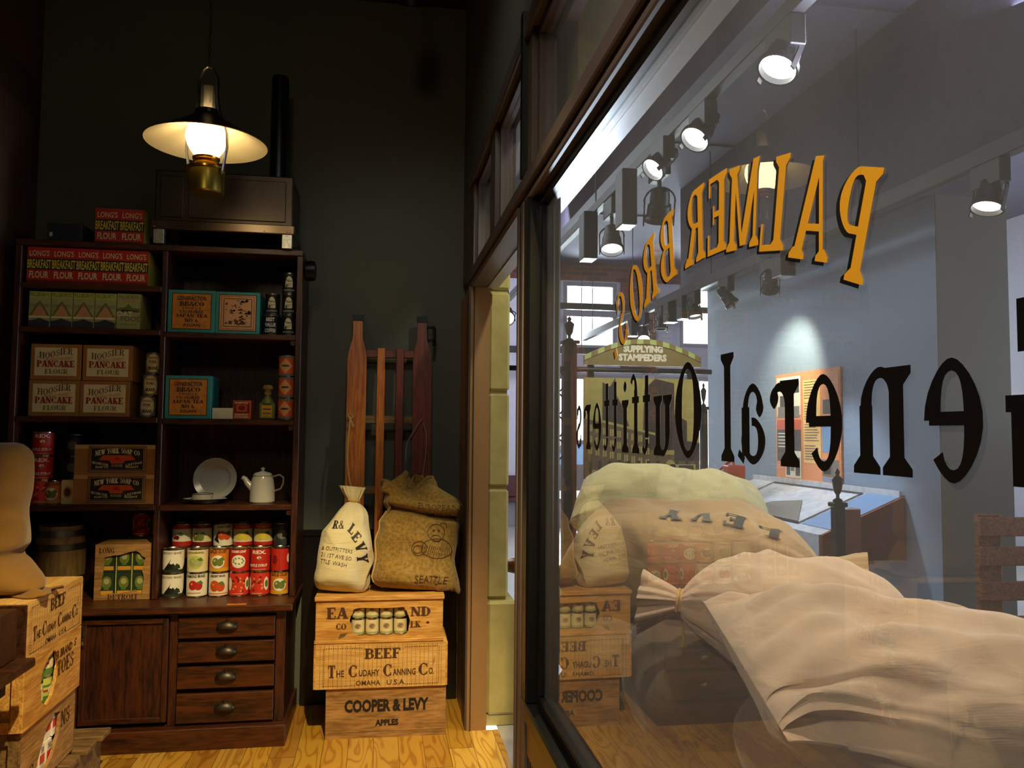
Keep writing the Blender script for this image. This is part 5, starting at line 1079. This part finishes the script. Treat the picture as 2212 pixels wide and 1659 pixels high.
# dark table and boxes at the left edge
tb = thing('dark_table', 'dark stained table whose corner sticks in at the left edge', 'table', (-1.50, 2.60, 0))
b = MB(); b.box(-.33, .395, -.45, .345, .715, .744, 'dark_stain', .004); b.build('top', tb)
b = MB(); b.box(-.30, .33, .25, .29, .64, .715, 'dark_stain', .003); b.build('apron', tb)
for x in (-.32, .06):
    for y in (-.4, .10): b = MB(); b.box(x, x+.055, y, y+.055, 0, .715, 'dark_stain', .003); b.build('leg', tb)
bx2 = thing('dark_box', 'dark brown wooden box with recessed panel on the dark table', 'box', (-1.42, 2.66, .745))
b = MB(); b.box(-.26, .26, .02, .27, 0, .162, 'dark_stain', .003); b.build('body', bx2)
b = MB()
for q in ((-.26, .26, .115, .162), (-.26, .26, 0, .03), (-.26, -.20, .03, .115), (.185, .26, .03, .115)): b.box(q[0], q[1], 0, .02, q[2], q[3], 'dark_stain', .002)
b.build('front_frame', bx2)

# ============================================================= sacks
def sack_surface(P0, P1, wd, Wd, H, e0='seam', e1='seam', seed=0, sag=0.0, belly=1.0, ex=.75, lump=.05, wr=.10, kw=7, post=None, tw=.0):
    P0, P1 = Vector(P0), Vector(P1); A = P1-P0; L = A.length; a = A.normalized()
    w = Vector(wd); w = (w-a*w.dot(a)).normalized(); n = a.cross(w).normalized()
    if n.z < 0 and abs(n.z) > .3: n = -n
    def prof(s):
        fw = fh = 1.0
        for kind, t in ((e0, s), (e1, 1-s)):
            if kind == 'seam':
                q = min(1, t/.36); fh *= max(.0, 1-(1-q)**2.3)**.62+.015; fw *= 1-.06*sin(min(1, t/.3)*pi)+.02
            elif kind == 'flat':
                q = min(1, t/.12); fh *= (1-(1-q)**2)**.5*.9+.1; fw *= (1-(1-q)**2)**.5*.25+.75
            elif kind == 'tied':
                nk = .15
                if t < nk: q = (nk-t)/nk; m = .15+.30*q**.8; fw *= m; fh *= m
                else:
                    q = min(1, (t-nk)/.42); m = .15+.85*sin(q*pi/2)**.72; fw *= m; fh *= min(1, m*1.05)
        return fw, fh
    def P(s, th, off=0):
        fw, fh = prof(s); c, si = cos(th), sin(th)
        x = (abs(c)**ex)*(1 if c > 0 else -1)*Wd/2*fw; y = (abs(si)**.9)*(1 if si > 0 else -1)*H/2*fh*belly
        k = 1.0; env0 = math.exp(-s/.17) if e0 != 'flat' else .25*math.exp(-s/.1); env1 = math.exp(-(1-s)/.17) if e1 != 'flat' else .25*math.exp(-(1-s)/.1)
        for env, kind in ((env0, e0), (env1, e1)):
            am = wr*(1.7 if kind == 'tied' else .55)*env
            k += am*(sin(kw*th+seed)+.6*sin((kw*2-3)*th+seed*2.3)+.35*sin((kw*3+1)*th+seed*.7))*.6
        q = P0+a*(L*s)+w*x*k+n*y*k
        q = q - Vector((0, 0, 1))*sag*4*s*(1-s)
        v = noise.noise_vector(q*3.1+Vector((seed*3.1, seed, 0))); v2 = noise.noise(q*7+Vector((seed, 0, seed*2))); v3 = noise.noise(Vector((q.x*5, q.y*5, q.z*5))+v*1.6)
        am = min(1, fh*1.2); d = (w*x+n*y); d = d.normalized() if d.length > 1e-5 else n
        q = q+v*lump*am*.55+d*(v2*lump*.35+(.5-abs(v3))*lump*.55)*am+d*off
        return post(q, s, th) if post else q
    return P
def make_sack(name, label, cat, mat, surf, nu=110, nv=96, extra=None, group=None, tie=None, seamline=None, sub=0):
    b = MB(); b.grid(lambda u, v: surf(u, 2*pi*v), nu, nv, mat, cv=True)
    for e in (0, 1): b.add([surf(e, 2*pi*k/nv) for k in range(nv)], [list(range(nv)) if e else list(range(nv))[::-1]], mat)
    if extra: extra(b)
    o = b.build(name, smooth=60); tag(o, label, cat, group)
    if tie is not None:
        b = MB(); pts = [surf(tie, 2*pi*k/20, .003) for k in range(21)]; b.tube(pts, .0045, 'rope', 8); pts = [surf(tie+.012, 2*pi*k/20, .003) for k in range(21)]; b.tube(pts, .0045, 'rope', 8)
        q = surf(tie, -pi/2, .004); b.tube([q, q+Vector((.01, -.012, -.02)), q+Vector((.015, -.014, -.07)), q+Vector((.01, -.012, -.10))], .0035, 'rope', 8); b.build('tie_cord', o)
    return o
def surftext(b, surf, txt, at, th0, k, wd, ex, L, h, width, m, font='serif', bold=.3, off=.004, warp=None):
    """letters on a sack: x (metres across) becomes theta, y (metres along) becomes s; at = (x, y) of the baseline centre"""
    w, ps = serif_layout(txt, .08, 1+bold) if font == 'serif' else sans_layout(txt, bold)
    kx = width/w
    def mp(x, y):
        q = max(-.98, min(.98, x/(wd/2))); c = abs(q)**(1/ex)*(1 if q > 0 else -1)
        return surf(y/L, (1 if th0 > 0 else -1)*math.acos(c*k), off)
    for p in ps:
        if len(p) == 4 and font == 'serif':
            n = 4; subs = [[tuple(p[0][k_]+(p[3][k_]-p[0][k_])*i/n for k_ in (0, 1)), tuple(p[1][k_]+(p[2][k_]-p[1][k_])*i/n for k_ in (0, 1)), tuple(p[1][k_]+(p[2][k_]-p[1][k_])*(i+1)/n for k_ in (0, 1)), tuple(p[0][k_]+(p[3][k_]-p[0][k_])*(i+1)/n for k_ in (0, 1))] for i in range(n)]
        else: subs = [p]
        for q in subs:
            r = [((x-w/2)*kx, y*h) for x, y in q]
            if warp: r = [warp(x, y) for x, y in r]
            b.add([mp(x+at[0], y+at[1]) for x, y in r], [list(range(len(r)))], m)
def rot2(x, t, ang): ca, sa = cos(ang), sin(ang); return lambda u, v: (x+u*ca-v*sa, t+u*sa+v*ca)
# white flour sack standing on the crate (theta -pi/2 faces the room)
def pw(q, s, th):
    if s > .80: q = q+Vector((-.02, 0, 0))*(s-.8)/.2
    if s < .12: q = q-Vector((.0, 0, (q.z-.692)*.0))
    q.z = max(q.z, .692); return q
wsurf = sack_surface((-.180, 4.20, .692), (-.106, 4.26, 1.215), (1, 0, 0), .262, .19, 'flat', 'tied', 2.1, 0, 1, .62, .045, .15, 6, pw)
FS = pi/2 if wsurf(.5, pi/2).y < wsurf(.5, -pi/2).y else -pi/2; KX = 1 if wsurf(.5, 0).x > wsurf(.5, pi).x else -1
def wtext(b):
    def tx(t, y, x, size, wid, ang, font='serif', bold=.4): surftext(b, wsurf, t, (0, 0), FS, KX, .262, .62, .52, size, wid, 'ink_black', font, bold, .003, rot2(x, y, ang))
    tx('R&', .300, -.062, .042, .055, R(8)); tx('L', .290, .005, .050, .034, R(-30)); tx('E', .258, .032, .050, .034, R(-42)); tx('V', .215, .052, .052, .040, R(-58)); tx('Y', .165, .068, .052, .040, R(-74))
    tx('& OUTFITTERS', .185, -.035, .020, .150, R(3), 'sans', -.01); tx('21 1ST AVE SO', .150, -.032, .020, .145, R(1), 'sans', -.01); tx('TTLE  WASH', .115, -.04, .020, .125, R(-2), 'sans', -.01)
make_sack('flour_sack', 'cream canvas sack lettered Levy, tied at the neck, left one on the crate', 'sack', 'canvas_cream', wsurf, 120, 96, wtext, None, .85)
# burlap sack leaning to the right of it
def pbp(q, s, th):
    if q.x > .30 and s < .30: q = q+Vector((.035*(q.x-.30)/.1*(1-s/.3), -.02*(1-s/.3), 0))
    if q.x > .395: q.z -= .10*min(1, (q.x-.395)/.05)*(1-min(1, s/.4))
    f = math.exp(-((s-.70+.10*(q.x-.2))/.030)**2); q = q+Vector((.012*f*(1 if q.x < .2 else -1), .045*f*(1 if q.y < 4.25 else 0), 0)); q = q+Vector((0, -.020*math.exp(-((s-.78)/.05)**2)*(1 if q.y < 4.25 else 0), 0))
    if s > .85: q = q+Vector((-.05*(s-.85)/.15, 0, .02*sin(q.x*25)))
    if q.x < .38: q.z = max(q.z, .692)
    return q
bsurf = sack_surface((.188, 4.215, .692), (.238, 4.33, 1.21), (1, 0, .03), .41, .20, 'flat', 'flat', 5.3, 0, 1, .62, .055, .13, 5, pbp)
FB = pi/2 if bsurf(.5, pi/2).y < bsurf(.5, -pi/2).y else -pi/2; KB = 1 if bsurf(.5, 0).x > bsurf(.5, pi).x else -1
def btext(b):
    def tx(t, y, x, size, wid, ang=0, font='sans', bold=-.01, m='ink_brown'): surftext(b, bsurf, t, (0, 0), FB, KB, .41, .62, .52, size, wid, m, font, bold, .0035, rot2(x, y, ang))
    def pt(x, y): q = max(-.98, min(.98, x/.205)); return bsurf(y/.52, (1 if FB > 0 else -1)*math.acos(KB*abs(q)**(1/.62)*(1 if q > 0 else -1)), .0035)
    tx('EUROPEAN', .395, .075, .030, .20, R(2)); tx('NATION', .352, .10, .026, .14, R(2)); tx('SEATTLE', .03, .085, .034, .17, R(2), bold=.0)
    def loop(cx, cz, rx, rz, w=.003, a0=0, a1=360):
        n = 26; p0 = None
        for i in range(n+1):
            a = R(a0+(a1-a0)*i/n); c = (cx+rx*cos(a), cz+rz*sin(a)); e = (cx+(rx-w)*cos(a), cz+(rz-w)*sin(a))
            if p0: b.add([pt(*p0[0]), pt(*c), pt(*e), pt(*p0[1])], [(0, 1, 2, 3)], 'ink_brown')
            p0 = (c, e)
    loop(.085, .275, .050, .045); loop(.10, .195, .085, .050); loop(.005, .19, .04, .035); loop(.0, .185, .025, .02); loop(.085, .245, .03, .018); loop(.07, .285, .007, .005, .004); loop(.10, .285, .007, .005, .004); loop(.12, .31, .02, .02, .003, -30, 150)
    for k in range(16): x = .02+.0105*k; b.add([pt(*p) for p in ((x, .15+.01*(k % 3)), (x+.002, .15+.01*(k % 3)), (x+.006, .205), (x+.003, .205))], [(0, 1, 2, 3)], 'ink_brown')
bo = make_sack('burlap_sack', 'brown burlap sack with faded print beside the cream sack, top folded over', 'sack', 'burlap', bsurf, 130, 110, btext)
# crumpled flap on the burlap sack's mouth
def flap(u, v):
    a = 2*pi*v; r = .045+.085*u+.018*sin(3*a+1)+.012*sin(7*a); x = .19+.05*sin(a*1)+r*cos(a)*1.05; y = 4.30+r*sin(a)*.42
    z = 1.245-.075*u**2+.026*sin(4*a+u*5)+.045*noise.noise(Vector((x*16, y*16, u*3)))
    return (x-.03*u, y, z)
b = MB(); b.grid(flap, 18, 60, 'burlap', cv=True); f_ = b.build('folded_mouth', bo, smooth=80); f_.modifiers.new('solid', 'SOLIDIFY').thickness = .006
b = MB(); b.tube([bsurf(s_, (1 if FB > 0 else -1)*math.acos(KB*-.97), .004) for s_ in [i/16*.7 for i in range(17)]], .004, 'rope', 8); b.build('side_seam', bo)

# tall brown canvas sack on the left hand stack
def pbr(q, s, th):
    if s < .22: k = (1-s/.22); q = q+Vector((max(0, q.x+1.50)*k*.75, -.10*k, 0))
    f = math.exp(-((s-.25)/.035)**2); q.x -= .018*f*(1 if q.x > -1.5 else -1); q.z = max(q.z, .897); return q
rs = sack_surface((-1.50, 3.32, .897), (-1.515, 3.36, 1.44), (1, 0, 0), .40, .30, 'flat', 'flat', 3.3, 0, 1, .72, .03, .10, 5, pbr)
make_sack('brown_sack', 'tall plain brown canvas sack slumped on the left hand crates', 'sack', 'canvas_brown', rs, 90, 80)
def rfold(u, v):
    x = -1.385+.22*u; y = 3.165+.17*v+.03*sin(u*6)
    z = .898+.038*(1-u*.6)*sin(v*pi)**.6*(1+.25*sin(u*9+v*5))+.012*noise.noise(Vector((x*18, y*18, 0)))
    return (x+.01*sin(v*9), y, max(.8975, z))
b = MB(); b.grid(rfold, 40, 30, 'canvas_brown'); o = b.build('canvas_cloth', smooth=80); tag(o, 'loose fold of brown canvas spread on top of the left beef crate', 'cloth'); m_ = o.modifiers.new('solid', 'SOLIDIFY'); m_.thickness = .006; m_.offset = 1
# cream sack under the dark table
cs = sack_surface((-1.385, 2.88, .002), (-1.375, 2.89, .60), (1, 0, 0), .33, .20, 'flat', 'flat', 8.2, 0, 1, .7, .02, .08, 5)
def ctext(b):
    sg = 1 if cs(.5, 0).x > cs(.5, pi).x else -1
    for k, ch in enumerate('LEVY'):
        w, ps = glyph_polys(ch, 1.4); th = 0 if sg > 0 else pi; dd = 1 if cs(.5, th+.2).y > cs(.5, th).y else -1
        for p in ps: b.add([cs((.40-.055*k+y*.06)/.6, th+dd*((x-.35)*.07+.03*k-.06)/.12, .004) for x, y in p], [list(range(len(p)))], 'ink_black')
make_sack('flour_sack', 'cream canvas sack standing at the left edge below the dark table', 'sack', 'canvas_cream', cs, 80, 72, ctext)

# ---- pile of sacks behind the pane
b = MB(); b.box(.64, 1.75, .5, 3.6, .30, .34, 'dark_stain', .004)
for x in (.70, 1.63):
    for y in (.56, 3.46): b.box(x, x+.07, y, y+.07, 0, .30, 'dark_stain')
b.box(.66, .70, .6, 3.5, .18, .30, 'dark_stain'); tag(b.build('display_platform'), 'low dark platform under the pile of sacks behind the window', 'platform')
SG = 'sacks heaped behind the window'
def psack(label, mat, *a, tie=None, extra=None, nu=110, nv=90, **k):
    s = sack_surface(*a, **k); return s, make_sack('feed_sack', label, 'sack', mat, s, nu, nv, extra(s) if extra else None, SG, tie)
# lower layers, their shade put into a darker canvas
psack('sack at the bottom of the pile behind the window, nearest the camera', 'canvas_shaded', (.72, 1.5, .50), (1.68, 1.40, .50), (0, 1, 0), .60, .29, 'flat', 'seam', seed=1, nu=60, nv=50)
psack('sack at the bottom of the pile, in the middle behind the glass', 'canvas_shaded', (.70, 2.15, .50), (1.68, 2.1, .50), (0, 1, 0), .60, .29, 'flat', 'seam', seed=2, nu=60, nv=50)
psack('sack at the bottom of the pile, farthest behind the glass', 'canvas_shaded', (.66, 2.85, .50), (1.62, 2.8, .50), (0, 1, 0), .66, .29, 'flat', 'seam', seed=3, nu=60, nv=50)
psack('shaded sack in the second layer, under the nearest pink sack', 'canvas_shaded', (.82, 1.70, .765), (1.70, 1.50, .765), (0, 1, 0), .58, .27, 'flat', 'seam', seed=4, nu=70, nv=60)
psack('shaded sack in the second layer, in the middle behind the window', 'canvas_shaded', (.74, 2.35, .765), (1.65, 2.2, .765), (0, 1, 0), .58, .27, 'flat', 'seam', seed=5, nu=80, nv=64)
psack('pale sack low at the left end of the pile, beside the mullion', 'canvas_white', (.64, 3.06, .80), (1.50, 2.95, .80), (0, 1, 0), .66, .36, 'flat', 'seam', seed=6, nu=80, nv=64)
# visible top
def s1post(q, s, th):
    q.z += min(1, abs(sin(th))/.6)*(.012*sin(26*q.y+9*q.x)+.007*sin(60*q.y-17*q.x+1))*math.exp(-s/.45)*min(1, s/.05)+min(1, abs(sin(th))/.6)*min(1, s/.05)*.006*sin(19*q.x+31*q.y)
    return q
def lev(s):
    def f(b):
        th0 = pi/2 if s(.5, pi/2).z > s(.5, -pi/2).z else -pi/2; k = 1 if s(.5, 0).y > s(.5, pi).y else -1
        for i, ch in enumerate('LEVY'): surftext(b, s, ch, (0, 0), th0, k, .62, .75, 1.0, .085, .065, 'ink_black', 'serif', .5, .005, (lambda u, v, i=i: (-.10-v, .70-.105*i-u)))
    return f
psack('big white sack with raised corners lying on top at the back of the pile', 'canvas_white', (.88, 3.55, 1.20), (1.66, 3.28, 1.14), (.2, 1, .25), .60, .34, 'seam', 'seam', seed=7.3, sag=.02)
psack('tan sack marked Levy, arched across the pile with its tied neck at right', 'canvas_tan', (.76, 2.98, 1.02), (1.56, 2.42, 1.03), (.35, 1, .1), .62, .38, 'flat', 'tied', seed=8.1, sag=-.04, extra=lev, tie=.85, wr=.09, ex=.85)
psack('pinkish sack with a gathered tied neck, behind the nearest sack', 'canvas_pink', (.74, 2.24, 1.03), (1.42, 1.93, .94), (.2, 1, .1), .50, .29, 'tied', 'seam', seed=9.4, sag=-.02, tie=.14, wr=.13)
psack('nearest and largest pinkish canvas sack filling the lower right of the window', 'canvas_pink', (.73, 1.60, 1.05), (1.62, 1.40, .92), (.14, 1, .08), .72, .28, 'seam', 'seam', seed=10.2, sag=.02, post=s1post, nu=170, nv=140, wr=.16, kw=11)
psack('tan sack seen just behind the two pinkish sacks, right of the tied necks', 'canvas_tan', (1.15, 2.20, .90), (1.72, 1.98, .88), (.3, 1, 0), .5, .26, 'seam', 'seam', seed=11)

# ============================================================= sled
sl_ = thing('wooden_sled', 'varnished wooden sled with two slats leaning on the dark wall', 'sled', (.055, 4.44, 0)); sl_.rotation_euler = (-.062, 0, .0)
def runner(sx, x0, x1, m):
    xc = (x0+x1)/2; w = (x1-x0)/2; nx = xc+(-.002)*sx
    p = [(xc-w, 0), (xc+w, 0), (xc+w, 1.90), (xc+w*.85, 1.955), (nx+.026, 2.02), (nx+.024, 2.15), (nx-.026, 2.15), (nx-.028, 2.02), (xc-w*.85, 1.95), (xc-w, 1.90)]
    b = MB(); b.prism(p, [], 0, .022, m); r = b.build('runner', sl_, bevel=.003)
    b = MB(); b.box(nx-.029, nx+.029, -.003, .025, 2.115, 2.15, 'black_iron', .001); b.build('metal_cap', r)
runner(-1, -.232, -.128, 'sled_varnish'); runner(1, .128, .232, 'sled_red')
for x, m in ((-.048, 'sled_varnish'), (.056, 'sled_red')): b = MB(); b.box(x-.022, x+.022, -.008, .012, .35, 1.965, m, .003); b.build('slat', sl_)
for z in (1.935, 1.565, 1.18, .8): b = MB(); b.box(-.135, .135, .012, .034, z-.022, z+.022, 'sled_red' if z > 1.9 else 'pine_grey', .003); b.build('cross_bar', sl_)
def rope(pts, m, label, r=.006, knot=None):
    # smooth the polyline
    P = [Vector(p) for p in pts]
    for _ in range(3):
        Q = [P[0]]
        for a_, c_ in zip(P, P[1:]): Q += [a_*.75+c_*.25, a_*.25+c_*.75]
        P = Q+[P[-1]]
    b = MB(); b.tube(P, r, m, 8)
    if knot:
        k = Vector(knot)
        b.tube([k+Vector((-.018, 0, .0)), k+Vector((0, -.012, .018)), k+Vector((.014, 0, .0)), k+Vector((0, -.012, -.014)), k+Vector((-.014, -.004, .012))], r*1.3, m, 8)
        for dx in (-.012, .0, .014, .022): b.tube([k+Vector((0, -.008, -.005)), k+Vector((dx, -.014, -.055))], r*.6, m, 6)
    o = b.build('rope'); return tag(o, label, 'rope')
rope([(-.155, 4.50, 1.56), (-.163, 4.485, 1.45), (-.166, 4.48, 1.32), (-.150, 4.475, 1.22), (-.128, 4.47, 1.155)], 'rope', 'short tan rope knotted on the left runner of the sled', .0055, (-.155, 4.515, 1.575))
rope([(.235, 4.515, 1.57), (.19, 4.50, 1.50), (.15, 4.495, 1.43), (.148, 4.49, 1.34)], 'rope_grey', 'thin greyish cord hanging across the right sled runner', .003)
rope([(.243, 4.515, 1.545), (.262, 4.50, 1.48), (.258, 4.49, 1.36), (.238, 4.48, 1.22)], 'rope_grey', 'thin greyish cord hanging outside the right sled runner', .003)
b = MB(); b.tube([(.30, 4.56, 2.08), (.30, 4.545, 2.03), (.298, 4.55, 1.98)], .009, 'black_iron', 8); b.tube([(.26, 4.56, 2.085), (.30, 4.56, 2.085)], .008, 'black_iron', 8); b.tube([(.30, 4.56, 2.085), (.30, 4.66, 2.085)], .006, 'black_iron', 8)
tag(b.build('wall_hook'), 'small dark iron hook at the right top of the sled', 'hook')

# ============================================================= hanging lamp
LXp, LYp = -.727, 3.47
lp = thing('hanging_oil_lamp', 'lit brass oil lamp with wide shade hanging in front of the cabinet', 'lamp', (LXp, LYp, 2.473))
Z = lambda z: z-2.473
b = MB(); b.lathe([(.0001, 0), (.068, 0), (.073, .006), (.073, .094), (.070, .102), (.066, .106), (.04, .108), (.0001, .109)], 'brass_dull', 36, cap=False)
b.lathe([(.0705, .096), (.078, .100), (.078, .108), (.068, .110), (.06, .108)], 'brass', 36, cap=False); b.build('oil_font', lp)
b = MB(); b.lathe([(.030, .108), (.036, .116), (.050, .124), (.054, .132), (.047, .137), (.054, .144), (.055, .152), (.046, .157)], 'brass', 32, cap=False); b.build('burner', lp)
gl_ = [(.044, .156), (.060, .178), (.076, .205), (.084, .235), (.082, .262), (.070, .290), (.052, .315), (.036, .333), (.030, .347)]
b = MB(); b.lathe(gl_, 'lamp_glow', 36, cap=False); b.build('glass_globe', lp)
b = MB(); b.lathe([(.029, .34), (.029, .450), (.0278, .454), (.0265, .450), (.0265, .34)], 'glass_smoky', 28, cap=False); b.build('chimney', lp)
b = MB(); b.lathe([(.243, .215), (.20, .238), (.12, .285), (.07, .318), (.052, .335), (.050, .352), (.040, .356)], 'lamp_black', 48, cap=False)
b.lathe([(.040, .353), (.047, .350), (.049, .333), (.067, .315), (.118, .281), (.199, .234), (.243, .211)], 'lamp_white', 48, cap=False); b.lathe([(.243, .211), (.246, .213), (.243, .215)], 'brass', 48, cap=False); b.build('shade', lp)
for sx in (-1, 1):
    q = Vector((cos(R(25))*sx, sin(R(25))*sx*-1, 0))
    pts = [q*.078+Vector((0, 0, .08)), q*.086+Vector((0, 0, .13)), q*.098+Vector((0, 0, .19)), q*.095+Vector((0, 0, .25)), q*.080+Vector((0, 0, .30)), q*.058+Vector((0, 0, .34)), q*.048+Vector((0, 0, .40)), q*.046+Vector((0, 0, .49)), q*.020+Vector((0, 0, .53)), Vector((0, 0, .54))]
    b = MB(); b.tube(pts, .0095, 'steel' if sx > 0 else 'lamp_black', 10, flat=.3); b.lathe([(.0001, .082), (.008, .082), (.008, .09), (.0001, .092)], 'brass', 10, (q.x*.082, q.y*.082)); b.build('bracket', lp)
b = MB(); z = .54
k = 0
while z < 1.52: b.tube([((.006*cos(a*pi/4)) if k % 2 else 0, (.006*cos(a*pi/4)) if not k % 2 else 0, z+.012+.013*sin(a*pi/4)) for a in range(9)], .0016, 'lamp_black', 5); z += .021; k += 1
b.build('chain', lp)
pl = bpy.data.lights.new('lamp_flame', 'POINT'); pl.energy = 9; pl.color = (1, .70, .34); pl.shadow_soft_size = .045
po_ = bpy.data.objects.new('lamp_flame', pl); COL.objects.link(po_); po_.location = (LXp, LYp, 2.473+.225)
MATS['lamp_glow'].cycles.emission_sampling = 'NONE' if hasattr(MATS['lamp_glow'], 'cycles') else None
bpy.data.objects['glass_globe'].visible_shadow = True
